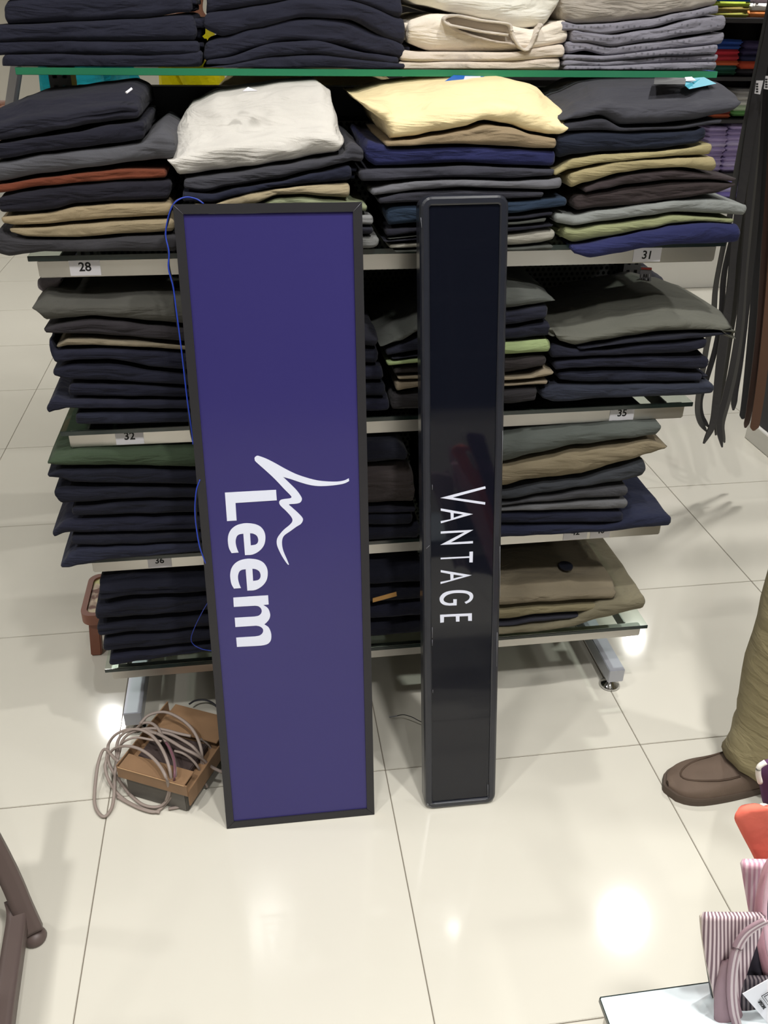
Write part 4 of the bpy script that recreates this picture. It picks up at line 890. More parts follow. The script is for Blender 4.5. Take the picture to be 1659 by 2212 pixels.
# ------------------------------------------------------------------ brown plastic chair at the left edge
M_PLC = mat('taupe_plastic', (98, 84, 80), rough=0.45, k=1.0)
t = thing('plastic_chair', 'taupe plastic chair with splayed legs at the lower left corner', 'chair', (-0.50, 1.08, 0))
def csweep(name, pts, rx, ry, up=(0, 0, 1), n=5):
    return sweep(name, [p-Vector((-0.50, 1.08, 0)) for p in catmull([Vector(p) for p in pts], n)], rx, ry, M_PLC, t, seg=12, up=up, square=True)
F = W(72, 2012, z=0.022)
U = W(0, 1853, z=0.155); dr = (U-F)
csweep('leg', [F, F+dr*0.3, F+dr, F+dr*2.3+Vector((-.03, 0, 0.1))], 0.017, 0.011, up=(0.3, -1, 0.3))
lathe('foot_pad', [(0.019, 0.0005), (0.021, 0.006), (0.018, 0.016), (0.008, 0.022)], M_PLC, t, (F.x-0.0+0.50, F.y-1.08, 0))
q0 = W(38, 1985, z=0.05); q1 = W(28, 2060, z=0.05); q2 = W(6, 2212, z=0.05); q3 = W(-16, 2400, z=0.05)
csweep('lower_rail', [q0+Vector((-.01, .03, .01)), q0, q1, q2, q3, q3+Vector((-0.0, -0.12, 0))], 0.016, 0.016)
csweep('leg', [q3+Vector((0, -0.13, -0.05)), q3+Vector((-0.01, -0.12, 0.1)), q3+Vector((-.03, -0.08, .4))], 0.017, 0.014, up=(0, 1, 0))
xa = -0.62
csweep('leg', [(xa-.33, 1.08, .001), (xa-.32, 1.06, .2), (xa-.30, 1.02, .42)], 0.017, 0.014, up=(0, 1, 0))
csweep('leg', [(xa-.33, .70, .001), (xa-.32, .72, .2), (xa-.30, .76, .42)], 0.017, 0.014, up=(0, 1, 0))
box('seat', Vector((-1.0, 0.68, 0.42))-Vector((-0.50, 1.08, 0)), Vector((-0.56, 1.10, 0.44))-Vector((-0.50, 1.08, 0)), M_PLC, t, 0.006)
box('backrest', Vector((-1.01, 0.68, 0.442))-Vector((-0.50, 1.08, 0)), Vector((-0.98, 1.10, 0.85))-Vector((-0.50, 1.08, 0)), M_PLC, t, 0.006)

# ------------------------------------------------------------------ people
def skin_mesh(name, verts, edges, radii, m, parent, sub=2):
    d = bpy.data.meshes.new(name); d.from_pydata([tuple(v) for v in verts], edges, []); d.update()
    o = obj(name, d, m, parent)
    o.modifiers.new('skin', 'SKIN')
    if not d.skin_vertices: d.attributes.new if False else None
    for i, r_ in enumerate(radii):
        sv = d.skin_vertices[0].data[i]; sv.radius = r_ if isinstance(r_, tuple) else (r_, r_)
        sv.use_root = (i == 0)
    s = o.modifiers.new('sub', 'SUBSURF'); s.levels = sub; s.render_levels = sub
    return o
class Sk:
    def __init__(s): s.v, s.e, s.r = [], [], []
    def chain(s, start, pts):
        last = start
        for p, r_ in pts:
            s.v.append(Vector(p)); s.r.append(r_); i = len(s.v)-1
            if last is not None: s.e.append((last, i))
            last = i
        return last
def shoe(parent, origin, m_up, m_sole, length=0.29):
    """forward is +y, origin under the heel"""
    ox, oy = origin; n, k = 22, 13; vs, fs = [], []
    def hw(t): return 0.034+0.017*math.sin(min(1, t/0.72)*math.pi/2)**1.5 if t < 0.72 else 0.051*math.sqrt(max(0, 1-((t-0.72)/0.28)**2.3))
    def ht(t):
        if t < 0.30: return 0.085
        if t < 0.62: return 0.085-0.030*((t-0.30)/0.32)
        return 0.055-0.024*((t-0.62)/0.38)**1.6
    outl = []
    for i in range(n+1):
        t = i/n; w_, h_ = max(0.006, hw(t))*(0.72+0.28*min(1, t/0.06)), ht(t)
        for j in range(k+1):
            a = math.pi*j/k; cx = math.cos(a); cz = max(0.0, math.sin(a))
            x = w_*math.copysign(abs(cx)**0.75, cx); z = 0.016+(h_-0.016)*cz**0.62
            if t > 0.45: z -= 0.004*math.exp(-((abs(x)/max(w_, .01)-0.72)/0.10)**2)
            vs.append((ox+x, oy+t*length, z))
    for i in range(n):
        for j in range(k):
            a = i*(k+1)+j; fs.append((a, a+1, a+k+2, a+k+1))
    fs.append(tuple(range(k+1))); fs.append(tuple(n*(k+1)+j for j in range(k+1))[::-1])
    sh = mesh('shoe', vs, fs, m_up, parent, True)
    so = []
    for i in range(n+1):
        t = i/n; so.append((ox+max(.004, hw(t))*1.07*(0.72+0.28*min(1, t/.06)), oy-0.004+t*(length+0.010)))
    for i in range(n, -1, -1):
        t = i/n; so.append((ox-max(.004, hw(t))*1.07*(0.72+0.28*min(1, t/.06)), oy-0.004+t*(length+0.010)))
    K = len(so); vs = [(x, y, 0.0008) for x, y in so]+[(x, y, 0.014) for x, y in so]+[(ox+(x-ox)*0.97, y, 0.019) for x, y in so]
    fs = [tuple(range(K))[::-1], tuple(range(2*K, 3*K))]+[(l*K+i, l*K+(i+1) % K, (l+1)*K+(i+1) % K, (l+1)*K+i) for l in (0, 1) for i in range(K)]
    mesh('sole', vs, fs, m_sole, sh, False)
    # moccasin seam round the apron
    P = []
    for i in range(17):
        a = math.pi*i/16-0.0; t = 0.50+0.40*math.sin(a); xx = 0.036*math.cos(a)
        zz = 0.016+(ht(t)-0.016)*max(0.1, 1-(abs(xx)/max(.01, hw(t)))**2.2)**0.31
        P.append(Vector((ox+xx, oy+t*length, zz+0.0005)))
    sweep('apron_seam', P, 0.0022, 0.0018, mat('seam_thread', (74, 58, 46), rough=0.8), sh, seg=6)
    P = [Vector((ox+x, oy+0.62*length, 0.016+(ht(.62)-0.016)*max(0.1, 1-(abs(x)/hw(.62))**2.2)**0.31+0.001)) for x in [(-0.036+0.072*i/10) for i in range(11)]]
    return sh
def tube_rings(name, rings, m, parent, seg=28, wr=0.006, sd=0, cap=False):
    """rings: (cx,cy,z,rx,ry,tilt)"""
    vs, fs = [], []; R_ = []
    for a, b3 in zip(rings, rings[1:]):
        for k in range(4): R_.append(tuple(a[i]+(b3[i]-a[i])*k/4 for i in range(6)))
    R_.append(rings[-1])
    for (cx, cy, z, rx, ry, tl) in R_:
        for k in range(seg):
            a = 2*math.pi*k/seg
            nz = 1+wr/0.08*noise.noise(Vector((math.cos(a)*1.6, math.sin(a)*1.6+sd, z*9)))
            nz += wr/0.12*noise.noise(Vector((math.cos(a)*3, math.sin(a)*3-sd, z*20)))
            x, y = cx+rx*nz*math.cos(a), cy+ry*nz*math.sin(a)
            vs.append((x, y, z+tl*math.sin(a)))
    for i in range(len(R_)-1):
        for k in range(seg):
            a, b3 = i*seg+k, i*seg+(k+1) % seg; fs.append((a, b3, b3+seg, a+seg))
    if cap: fs.append(tuple((len(R_)-1)*seg+k for k in range(seg)))
    o = mesh(name, vs, fs, m, parent, True)
    md = o.modifiers.new('thick', 'SOLIDIFY'); md.thickness = 0.0025; md.offset = -1
    return o
def person(label, x, y, rot, shirt, trous, hair, shoe_c, legs=((-0.09, 0.0), (0.09, 0.0)), hands=((-0.2, 0.25, 1.05), (0.2, 0.25, 1.05)), elbows=None, cuff=0.062, H=1.0):
    t = thing('person', label, 'person', (x, y, 0), rot)
    s = Sk(); h = H
    p0 = s.chain(None, [((0, 0, .93*h), (.13, .10))])
    ch = s.chain(p0, [((0, 0, 1.08*h), (.125, .09)), ((0, 0.005, 1.25*h), (.145, .105)), ((0, 0, 1.38*h), (.12, .085))])
    nk = s.chain(ch, [((0, 0.0, 1.46*h), .052), ((0, 0.012, 1.52*h), .055), ((0, 0.022, 1.57*h), (.068, .078)), ((0, 0.018, 1.63*h), (.074, .088)), ((0, 0.010, 1.69*h), (.062, .075)), ((0, 0.005, 1.725*h), .03)])
    for sx, (lx, ly) in zip((-1, 1), legs):
        s.chain(p0, [((sx*.085, 0, .86*h), .085), ((lx*.5+sx*.045, ly*.5+.02, .50*h), .058), ((lx, ly-0.01, .12), .040), ((lx, ly, .07), .042)])
    for sx, hd in zip((-1, 1), hands):
        sh_ = Vector((sx*.185, 0, 1.385*h)); hd = Vector(hd)
        el = Vector(elbows[0 if sx < 0 else 1]) if elbows else Vector((sx*.24, -0.03, 1.12*h))
        fo = (hd-el).normalized()
        wi = s.chain(ch, [(tuple(sh_), .055), (tuple(el*.5+sh_*.5), .045), (tuple(el), .038), (tuple(el*.5+hd*.5), .034), (tuple(hd), .024)])
        side = fo.cross(Vector((0, 0, 1))).normalized(); upv = side.cross(fo)
        pal = s.chain(wi, [(tuple(hd+fo*.045), (.030, .016))])
        for q, (off_, ln_) in enumerate(((-.027, .070), (-.009, .080), (.009, .074), (.026, .058))):
            b0 = hd+fo*.075+side*off_
            s.chain(pal, [(tuple(b0), .010), (tuple(b0+fo*ln_*.5-upv*.012), .0085), (tuple(b0+fo*ln_*.8-upv*.035), .007)])
        s.chain(pal, [(tuple(hd+fo*.03-side*sx*.035), .012), (tuple(hd+fo*.07-side*sx*.05-upv*.01), .009)])
    skin_mesh('body', s.v, s.e, s.r, M_SKIN, t)
    # face
    hz = 1.625*h
    for sx in (-1, 1):
        e_ = lathe('eye', [(0.001, -.012), (.010, -.006), (.012, 0), (.010, .006), (.001, .012)], M_PAPER, t, (sx*.032, .094, hz+.012), 10)
        lathe('pupil', [(0.001, -.005), (.005, 0), (.001, .005)], M_INK, e_, (sx*.032, .105, hz+.012), 8)
        box('ear', (sx*.078-.006, -.005, hz-.025), (sx*.078+.006, .025, hz+.028), M_SKIN, t, .005)
    mesh('nose', [(-.014, .098, hz-.022), (.014, .098, hz-.022), (0, .124, hz-.018), (0, .098, hz+.02), (0, .085, hz)], [(0, 1, 2), (0, 2, 3), (2, 1, 3), (0, 3, 4), (1, 0, 4), (3, 1, 4)], M_SKIN, t)
    box('mouth', (-.022, .090, hz-.048), (.022, .099, hz-.040), mat('lips', (140, 80, 74), rough=.5), t, .002)
    hv = Sk(); hv.chain(None, [((0, -.03, 1.60*h), (.070, .065)), ((0, -.020, 1.66*h), (.084, .09)), ((0, -.004, 1.715*h), (.074, .085)), ((0, 0, 1.745*h), .035)])
    skin_mesh('hair', hv.v, hv.e, hv.r, mat('hair_%d' % hair[0], hair, rough=.6), t)
    ms = cloth(shirt); q = Sk()
    a0 = q.chain(None, [((0, 0, .90*h), (.165, .125))])
    c2 = q.chain(a0, [((0, 0, 1.08*h), (.150, .112)), ((0, 0.005, 1.25*h), (.165, .122)), ((0, 0, 1.385*h), (.135, .10)), ((0, 0, 1.43*h), (.075, .07))])
    for sx, hd in zip((-1, 1), hands):
        sh_ = Vector((sx*.185, 0, 1.385*h)); el = Vector(elbows[0 if sx < 0 else 1]) if elbows else Vector((sx*.24, -0.03, 1.12*h))
        q.chain(3, [(tuple(sh_), .072), (tuple(el*.45+sh_*.55), .064), (tuple(el*.8+sh_*.2), .060)])
    skin_mesh('shirt', q.v, q.e, q.r, ms, t)
    tr = None
    for sx, (lx, ly) in zip((-1, 1), legs):
        o = tube_rings('trouser_leg', [(lx, ly-.012, .045, cuff, cuff*1.18, .032), (lx, ly-.014, .16, cuff*.97, cuff*1.1, .012), (lx*.8+sx*.016, ly*.75, .34, cuff*1.02, cuff*1.12, 0),
             (lx*.5+sx*.04, ly*.5+.01, .52, .078, .088, 0), (sx*.088, ly*.1, .80, .098, .112, 0), (sx*.08, 0, .93, .10, .125, 0)], cloth(trous), t, sd=sx, wr=.007)
    tube_rings('trouser_hips', [(0, 0, .82, .168, .128, 0), (0, 0, .92, .172, .132, 0), (0, 0, 1.0, .155, .118, 0)], cloth(trous), t, wr=.003)
    mu = mat('shoe_%d' % shoe_c[0], shoe_c, rough=.8, k=1.0, var=.22, var_scale=22, bump=(350, .3, .001)); msl = mat('shoe_sole_%d' % shoe_c[0], tuple(int(v*.82) for v in shoe_c), rough=.7)
    for lx, ly in legs: shoe(t, (lx, ly-.075), mu, msl)
    return t
# customer at the right: only one shoe and trouser leg are in the picture
person('standing person in khaki trousers and brown suede moccasins, cut by right edge', 1.045, 1.165, math.pi/2+0.04, (150, 160, 170), (138, 128, 98), (24, 20, 18), (98, 82, 70),
       legs=((-0.10, -0.42), (0.10, 0.0)), cuff=0.082, hands=((-.26, -.25, .82), (.26, -.25, .82)), elbows=((-.27, -.22, 1.10), (.27, -.22, 1.10)))
person('person in turquoise shirt browsing behind the rack, at far left', -0.40, 2.66, math.pi/2, (36, 160, 176), (60, 62, 76), (26, 22, 20), (60, 54, 50), hands=((-.12, .22, 1.20), (.12, .22, 1.22)), elbows=((-.20, -.02, 1.08), (.22, -.12, 1.16)))
person('person in bright yellow shirt standing behind the rack', -0.16, 3.25, -math.pi/2, (236, 220, 20), (50, 52, 66), (22, 20, 20), (50, 46, 44), hands=((-.12, .26, 1.28), (.12, .24, 1.24)), elbows=((-.22, .08, 1.18), (.22, .08, 1.18)))
box_ph = box('phone', (-0.012, -0.035, -0.07), (0.0, 0.035, 0.07), mat('grey_phone', (120, 120, 126), rough=.3), None, .003)
box_ph.location = W(34, 196, y=2.66); box_ph.rotation_euler = (0.3, 0.25, 0.5); tag(box_ph, 'grey phone held up behind the rack at far left', 'phone')

# ------------------------------------------------------------------ glass-topped table with dress shirts, lower right
TZ = 0.45
P = W(1297, 2155, z=TZ)
t = thing('display_table', 'low display table with glass top coloured like a mirrored ceiling, lower right corner', 'table', (P.x+0.45, P.y-0.25, 0))
L0 = Vector((P.x+0.45, P.y-0.25, 0))
lo, hi = Vector((P.x, P.y-0.52, 0))-L0, Vector((P.x+0.95, P.y, 0))-L0
box('glass_top', (lo.x, lo.y, TZ-0.008), (hi.x, hi.y, TZ), mat('table_glass_mirrored_white', (226, 236, 240), rough=.05, spec=.9, coat=.6), t, .001)  # white-blue base colour stands for the ceiling reflected in the glass
box('glass_edge', (lo.x-0.0012, lo.y, TZ-0.0078), (lo.x-0.0001, hi.y, TZ-0.0004), M_GEDGE_D, t)
box('glass_edge', (lo.x, hi.y+0.0001, TZ-0.0078), (hi.x, hi.y+0.0012, TZ-0.0004), M_GEDGE_D, t)
box('rail', (lo.x+.006, lo.y+.01, TZ-0.05), (lo.x+.03, hi.y-.006, TZ-0.009), M_STEEL, t, .002)
box('rail', (lo.x+.031, hi.y-.028, TZ-0.05), (hi.x-.006, hi.y-.006, TZ-0.009), M_STEEL, t, .002)
for ax, ay in ((lo.x+.022, lo.y+.03), (lo.x+.022, hi.y-.045), (hi.x-.03, lo.y+.03), (hi.x-.03, hi.y-.045)):
    box('leg', (ax-.014, ay-.014, 0.0005), (ax+.014, ay+.014, TZ-0.051), M_STEEL, t, .002)
def striped(name, a, b_, freq, dark=None):
    m = bpy.data.materials.new(name); m.use_nodes = True; nt = m.node_tree; bb = nt.nodes['Principled BSDF']; bb.inputs['Roughness'].default_value = .9; bb.inputs['Specular IOR Level'].default_value = .2
    uv = nt.nodes.new('ShaderNodeUVMap'); sp_ = nt.nodes.new('ShaderNodeSeparateXYZ'); mu = nt.nodes.new('ShaderNodeMath'); mu.operation = 'MULTIPLY'; mu.inputs[1].default_value = freq
    fr = nt.nodes.new('ShaderNodeMath'); fr.operation = 'FRACT'; rp = nt.nodes.new('ShaderNodeValToRGB')
    rp.color_ramp.elements[0].position = .42; rp.color_ramp.elements[0].color = (*lin(a), 1); rp.color_ramp.elements[1].position = .50; rp.color_ramp.elements[1].color = (*lin(b_), 1)
    e = rp.color_ramp.elements.new(.93); e.color = (*lin(b_), 1); e2 = rp.color_ramp.elements.new(1.0); e2.color = (*lin(a), 1)
    nt.links.new(uv.outputs[0], sp_.inputs[0]); nt.links.new(sp_.outputs[0], mu.inputs[0]); nt.links.new(mu.outputs[0], fr.inputs[0]); nt.links.new(fr.outputs[0], rp.inputs[0]); nt.links.new(rp.outputs[0], bb.inputs['Base Color'])
    return m
def sheet(name, rows, yf, m, parent, th=0.006, bulge=0.006, sd=0, off=None, n=16, k=3):
    """rows: (py, x left, x right, depth y); a soft cloth surface"""
    R_ = catmull([Vector((a, b4, c)) for a, b4, c, *_ in rows], k); ys = catmull([Vector((r4[3] if len(r4) > 3 else yf, 0, 0)) for r4 in rows], k)
    vs, fs, uv = [], [], []
    off = off or Vector((0, 0, 0)); acc = 0
    wmax = max(r4[2]-r4[1] for r4 in rows)
    for i, (q, yy) in enumerate(zip(R_, ys)):
        for j in range(n+1):
            u = j/n; px = q.y+(q.z-q.y)*u
            b5 = bulge*max(0.0, math.sin(math.pi*u))**.5+0.002*noise.noise(Vector((px*.03, q.x*.02, sd)))
            vs.append(W(px, q.x, y=yy.x-b5)-off); uv.append(((px-rows[0][1])/wmax, i/len(R_)))
    for i in range(len(R_)-1):
        for j in range(n): a = i*(n+1)+j; fs.append((a, a+1, a+n+2, a+n+1))
    o = mesh(name, vs, fs, m, parent, True)
    ul = o.data.uv_layers.new(name='UVMap')
    for lp in o.data.loops: ul.data[lp.index].uv = uv[lp.vertex_index]
    md = o.modifiers.new('s', 'SOLIDIFY'); md.thickness = th; md.offset = 0
    return o
M_STR = striped('mauve_stripe', (222, 204, 206), (128, 104, 112), 17)
M_MAUV = mat('mauve_cloth', (148, 122, 130), rough=.9, k=1.1, bump=(500, .2, .001))
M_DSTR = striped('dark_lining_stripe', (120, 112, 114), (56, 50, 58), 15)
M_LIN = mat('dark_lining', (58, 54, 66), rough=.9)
SB = Vector((W(1560, 2150, y=.545).x, 0.55, TZ+0.001))
t = thing('dress_shirt', 'mauve and white striped dress shirt with open collar on the glass table', 'shirt', SB, 0, 'dress shirts on the table')
sheet('shirt_front', [(1975, 1517, 1650), (2010, 1519, 1640), (2060, 1526, 1622), (2110, 1537, 1606), (2150, 1546, 1597), (2212, 1556, 1592), (2262, 1560, 1590)], .545, M_STR, t, off=SB, sd=1)
sheet('cuff_edge', [(1976, 1513, 1519), (2010, 1516, 1521), (2060, 1523, 1528), (2110, 1534, 1539), (2150, 1543, 1548), (2200, 1552, 1557)], .547, mat('cream_thread', (206, 194, 182), rough=.9), t, off=SB, th=.004, bulge=.001, n=4)
sheet('placket', [(2075, 1562, 1584), (2110, 1553, 1585), (2150, 1546, 1590), (2212, 1545, 1606), (2290, 1545, 1618)], .537, M_MAUV, t, off=SB, sd=2, th=.004)
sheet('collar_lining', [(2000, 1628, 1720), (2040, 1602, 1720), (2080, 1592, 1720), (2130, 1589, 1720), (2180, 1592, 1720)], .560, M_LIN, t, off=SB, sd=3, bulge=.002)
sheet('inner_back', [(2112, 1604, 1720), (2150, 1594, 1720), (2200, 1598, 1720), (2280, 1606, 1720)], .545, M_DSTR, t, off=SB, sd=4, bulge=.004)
cb = [(1650, 1986), (1627, 1998), (1606, 2014), (1590, 2038), (1581, 2068), (1576, 2104), (1575, 2144), (1579, 2182), (1587, 2215), (1600, 2280)]
for q, (dx, rr, mm) in enumerate(((0, .0014, M_MAUV), (4, .0015, mat('white_cloth', (206, 190, 192), rough=.9)), (8, .0014, M_MAUV), (12, .0012, mat('white_cloth', (206, 190, 192))))):
    sweep('collar_band', [p-SB for p in catmull([W(x+dx, y+dx*.4, y=.527) for x, y in cb], 5)], rr*1.4, rr*2.2, mm, t, seg=8)
# paper tag in the collar, reads SPECI...
tp = [(1604, 2147), (1659, 2116), (1700, 2130), (1700, 2260), (1672, 2226)]
tagp = quad('paper_tag', [W(x, y, y=.522)-SB for x, y in tp], M_PAPER, t, .0006)
a1 = W(1640, 2163, y=.5205)-SB; b1 = W(1668, 2200, y=.5205)-SB
ang = math.atan2(b1.z-a1.z, b1.x-a1.x)
text('print', 'SPECIAL', 0.0058, M_INK, tagp, Matrix.Translation(a1) @ Matrix.Rotation(-ang, 4, 'Y') @ Matrix.Rotation(math.pi/2, 4, 'X'), 0.00012, 'LEFT')
for qa, qb in (((1645, 2152), (1672, 2136)), ((1645, 2152), (1664, 2178)), ((1651, 2153), (1674, 2140)), ((1651, 2153), (1668, 2176))):
    sweep('printed_line', [W(*qa, y=.5205)-SB, W(*qb, y=.5205)-SB], .0004, .0003, M_INK, tagp, seg=4)
bk = thing('display_divider', 'black upright divider edge beside the striped shirt on the table', 'divider', W(1545, 2110, y=.575))
quad('panel', [W(x, y, y=yy)-bk.location for x, y, yy in ((1525, 2070, .56), (1530, 2068, .56), (1560, 2200, .56), (1545, 2190, .56))], M_BLACK, bk, .006)
SB2 = Vector((W(1640, 1950, y=.58).x, .59, TZ+0.001))
M_PINK = mat('pink_cloth', (196, 150, 160), rough=.9, k=1.2, bump=(500, .2, .001)); M_PSTR = striped('pink_stripe', (236, 208, 216), (210, 160, 178), 12)
t = thing('dress_shirt', 'pale pink dress shirt with wide curved collar at the right edge', 'shirt', SB2, 0, 'dress shirts on the table')
sheet('shirt_front', [(1860, 1601, 1720), (1900, 1607, 1720), (1950, 1616, 1720), (2000, 1626, 1720), (2060, 1640, 1720), (2140, 1655, 1720), (2200, 1668, 1720), (2290, 1680, 1720)], .585, M_PSTR, t, off=SB2, sd=5)
for q, (pp, rr, mm) in enumerate(([[(1670, 1846), (1654, 1876), (1643, 1915), (1636, 1960), (1636, 2000), (1642, 2050), (1656, 2110), (1678, 2170)], .0055, M_PINK], [[(1674, 1856), (1660, 1886), (1652, 1922), (1648, 1962), (1650, 2010), (1658, 2060), (1674, 2110)], .0028, mat('pale_pink_cloth', (226, 186, 198), rough=.9)])):
    sweep('collar_band', [p-SB2 for p in catmull([W(x+4, y, y=.556-.012*q) for x, y in pp], 5)], rr, rr*.55, mm, t, seg=10, up=(0, 1, 0))
sheet('collar_lining', [(1856, 1674, 1730), (1900, 1660, 1730), (1960, 1654, 1730), (2020, 1655, 1730), (2080, 1672, 1730)], .566, M_LIN, t, off=SB2, sd=6, bulge=.001)
SB3 = Vector((W(1640, 1820, y=.61).x, .62, TZ+0.001))
t = thing('dress_shirt', 'salmon orange shirt with pointed edge above the pink shirt', 'shirt', SB3, 0, 'dress shirts on the table')
sheet('shirt_front', [(1743, 1628, 1722), (1747, 1604, 1722), (1753, 1594, 1722), (1762, 1588, 1722), (1776, 1593, 1722), (1800, 1606, 1722), (1830, 1622, 1722), (1860, 1638, 1722), (1890, 1656, 1722), (1910, 1664, 1722), (2290, 1700, 1722)], .615, mat('salmon_cloth', (216, 106, 88), rough=.9, k=1.2, bump=(40, .3, .006)), t, off=SB3, sd=7, th=.008)
SB4 = Vector((W(1655, 1720, y=.64).x, .65, TZ+0.001))
t = thing('dress_shirt', 'deep purple shirt with white collar edge, uppermost at right edge', 'shirt', SB4, 0, 'dress shirts on the table')
sheet('shirt_front', [(1644, 1650, 1724), (1662, 1641, 1724), (1700, 1646, 1724), (1740, 1654, 1724), (1790, 1662, 1724), (2290, 1700, 1724)], .645, mat('purple_cloth', (88, 52, 88), rough=.9), t, off=SB4, sd=8, th=.008)
sweep('collar_edge', [p-SB4 for p in catmull([W(x, y, y=.632) for x, y in ((1654, 1646), (1640, 1656), (1638, 1672), (1642, 1690))], 5)], .003, .003, mat('white_collar', (222, 216, 206), rough=.9), t, seg=8)
sheet('white_collar', [(1738, 1640, 1660), (1755, 1643, 1664), (1780, 1652, 1668), (1795, 1662, 1670)], .628, mat('white_collar', (222, 216, 206), rough=.9), t, off=SB4, th=.004, bulge=.002, n=6)

# ------------------------------------------------------------------ belts and their stand at the right
M_BELT = mat('black_leather', (50, 49, 52), rough=.42, k=1.0, spec=.4); M_BELTB = mat('brown_leather', (66, 46, 40), rough=.5); M_BELTO = mat('tan_leather', (98, 66, 48), rough=.5)
M_BDK = mat('grey_leather', (70, 69, 68), rough=.5)
st = thing('belt_stand', 'dark cabinet on white plinth at the right edge carrying hooks of belts', 'stand', (2.3, 3.2, 0))
o0 = Vector((2.3, 3.2, 0))
def B_(n, lo, hi, m, bev=.002): return box(n, Vector(lo)-o0, Vector(hi)-o0, m, st, bev)
B_('plinth', (1.914, 2.45, 0.0005), (2.9, 2.961, .075), M_WHITE)
B_('cabinet', (1.93, 2.47, .076), (2.9, 2.95, 2.0), mat('charcoal_laminate', (40, 40, 46), rough=.5))
B_('steel_strip', (1.925, 2.47, .36), (1.9295, 2.95, .372), M_STEEL, .0005)
B_('hook_arm', (1.40, 2.52, 1.66), (1.9299, 2.54, 1.68), M_CHROME)
B_('hook_arm', (1.40, 2.62, 1.66), (1.9299, 2.64, 1.68), M_CHROME)
for i, z in enumerate((.5, .7, .9, 1.1, 1.3)): B_('shelf_clip', (1.921, 2.50, z), (1.9295, 2.52, z+.02), M_CHROME, .001)
def belt(label, pts, yy, m, wd=.016, buckle=True, n=5):
    P = [W(px, py, y=yy+dy) for px, py, dy in pts]
    topx = P[0].x; P = [Vector((topx, yy, 1.672)), Vector((topx, yy, P[0].z*.5+.82))]+P
    b0 = P[0].copy()
    t = thing('belt', label, 'belt', b0, 0, 'belts hanging on the stand')
    C_ = catmull([p-b0 for p in P], n)
    # taper the tip
    vs, fs = [], []; N = len(C_)
    for i, p in enumerate(C_):
        tg_ = (C_[min(i+1, N-1)]-C_[max(i-1, 0)]).normalized(); tw = 0.25*math.sin(i*.21+yy*40)
        s_ = Vector((math.cos(tw), math.sin(tw), 0)); s_ = (s_-tg_*s_.dot(tg_)).normalized(); nn = s_.cross(tg_).normalized()
        w_ = wd*(1.0 if i < N-3 else (0.85, .6, .25)[i-(N-3)])
        for a, b_ in ((-1, -1), (1, -1), (1, 1), (-1, 1)): vs.append(p+s_*a*w_+nn*b_*.0018)
    for i in range(N-1):
        for k in range(4): a, b_ = i*4+k, i*4+(k+1) % 4; fs.append((a, b_, b_+4, a+4))
    fs += [(3, 2, 1, 0), tuple((N-1)*4+k for k in range(4))]
    mesh('strap', vs, fs, m, t)
    if buckle:
        o = plate('buckle', rrect(-.021, .021, -.024, .024, .006), [rrect(-.014, .014, -.016, .016, .003)], .005, M_CHROME, t)
        o.location = (0, 0, 0.0)
    return t
belt('thin black belt looping low, nearest the trousers at shelf labelled 31', [(1595, 350, 0), (1576, 470, 0), (1560, 545, 0), (1546, 620, 0), (1541, 680, 0), (1528, 740, 0), (1518, 800, 0), (1507, 870, 0), (1510, 905, 0), (1526, 932, 0)], 2.44, M_BDK, .0085)
belt('second thin grey-black belt with narrow curling tip', [(1612, 330, 0), (1592, 470, 0), (1575, 540, 0), (1563, 600, 0), (1558, 680, 0), (1546, 750, 0), (1526, 820, 0), (1513, 865, 0), (1516, 900, 0), (1530, 922, 0)], 2.46, M_BELT, .0085)
belt('broad black belt whose wide tip swings left above the floor', [(1628, 240, 0), (1604, 400, 0), (1590, 500, 0), (1583, 560, 0), (1578, 620, 0), (1568, 700, 0), (1556, 780, 0), (1548, 860, 0), (1540, 915, 0), (1520, 958, 0)], 2.42, M_BELT, .0125)
belt('black belt with slight twist hanging behind the broad one', [(1634, 200, 0), (1618, 360, 0), (1604, 480, 0), (1596, 560, 0), (1590, 640, 0), (1578, 720, 0), (1566, 800, 0), (1552, 880, 0), (1546, 940, 0)], 2.50, M_BDK, .010)
belt('long dark belt ending in the lowest narrow tip', [(1642, 180, 0), (1628, 340, 0), (1614, 480, 0), (1604, 600, 0), (1596, 700, 0), (1582, 790, 0), (1566, 860, 0), (1553, 915, 0), (1560, 966, 0)], 2.43, M_BELT, .009)
belt('grey leather belt curving beside the long dark belt', [(1645, 150, 0), (1634, 330, 0), (1620, 480, 0), (1608, 600, 0), (1602, 700, 0), (1588, 800, 0), (1572, 870, 0), (1560, 920, 0), (1565, 956, 0)], 2.47, M_BDK, .0085)
belt('shorter black belt with rounded tip right of the curling belts', [(1652, 150, 0), (1640, 330, 0), (1630, 480, 0), (1618, 600, 0), (1608, 700, 0), (1598, 790, 0), (1588, 850, 0), (1584, 886, 0)], 2.52, M_BELT, .011)
belt('wide matt black belt covering the gap before the brown belts', [(1664, 150, 0), (1652, 330, 0), (1642, 500, 0), (1630, 650, 0), (1618, 780, 0), (1608, 880, 0), (1604, 905, 0)], 2.55, mat('matt_black_leather', (34, 34, 38), rough=.6), .014)
belt('dark brown leather belt left of the tan one', [(1676, 150, 0), (1664, 360, 0), (1652, 540, 0), (1642, 700, 0), (1628, 820, 0), (1616, 900, 0), (1610, 924, 0)], 2.50, M_BELTB, .011)
belt('tan brown leather belt at the right edge', [(1690, 150, 0), (1680, 360, 0), (1670, 540, 0), (1658, 700, 0), (1644, 830, 0), (1632, 910, 0), (1628, 930, 0)], 2.47, M_BELTO, .015)
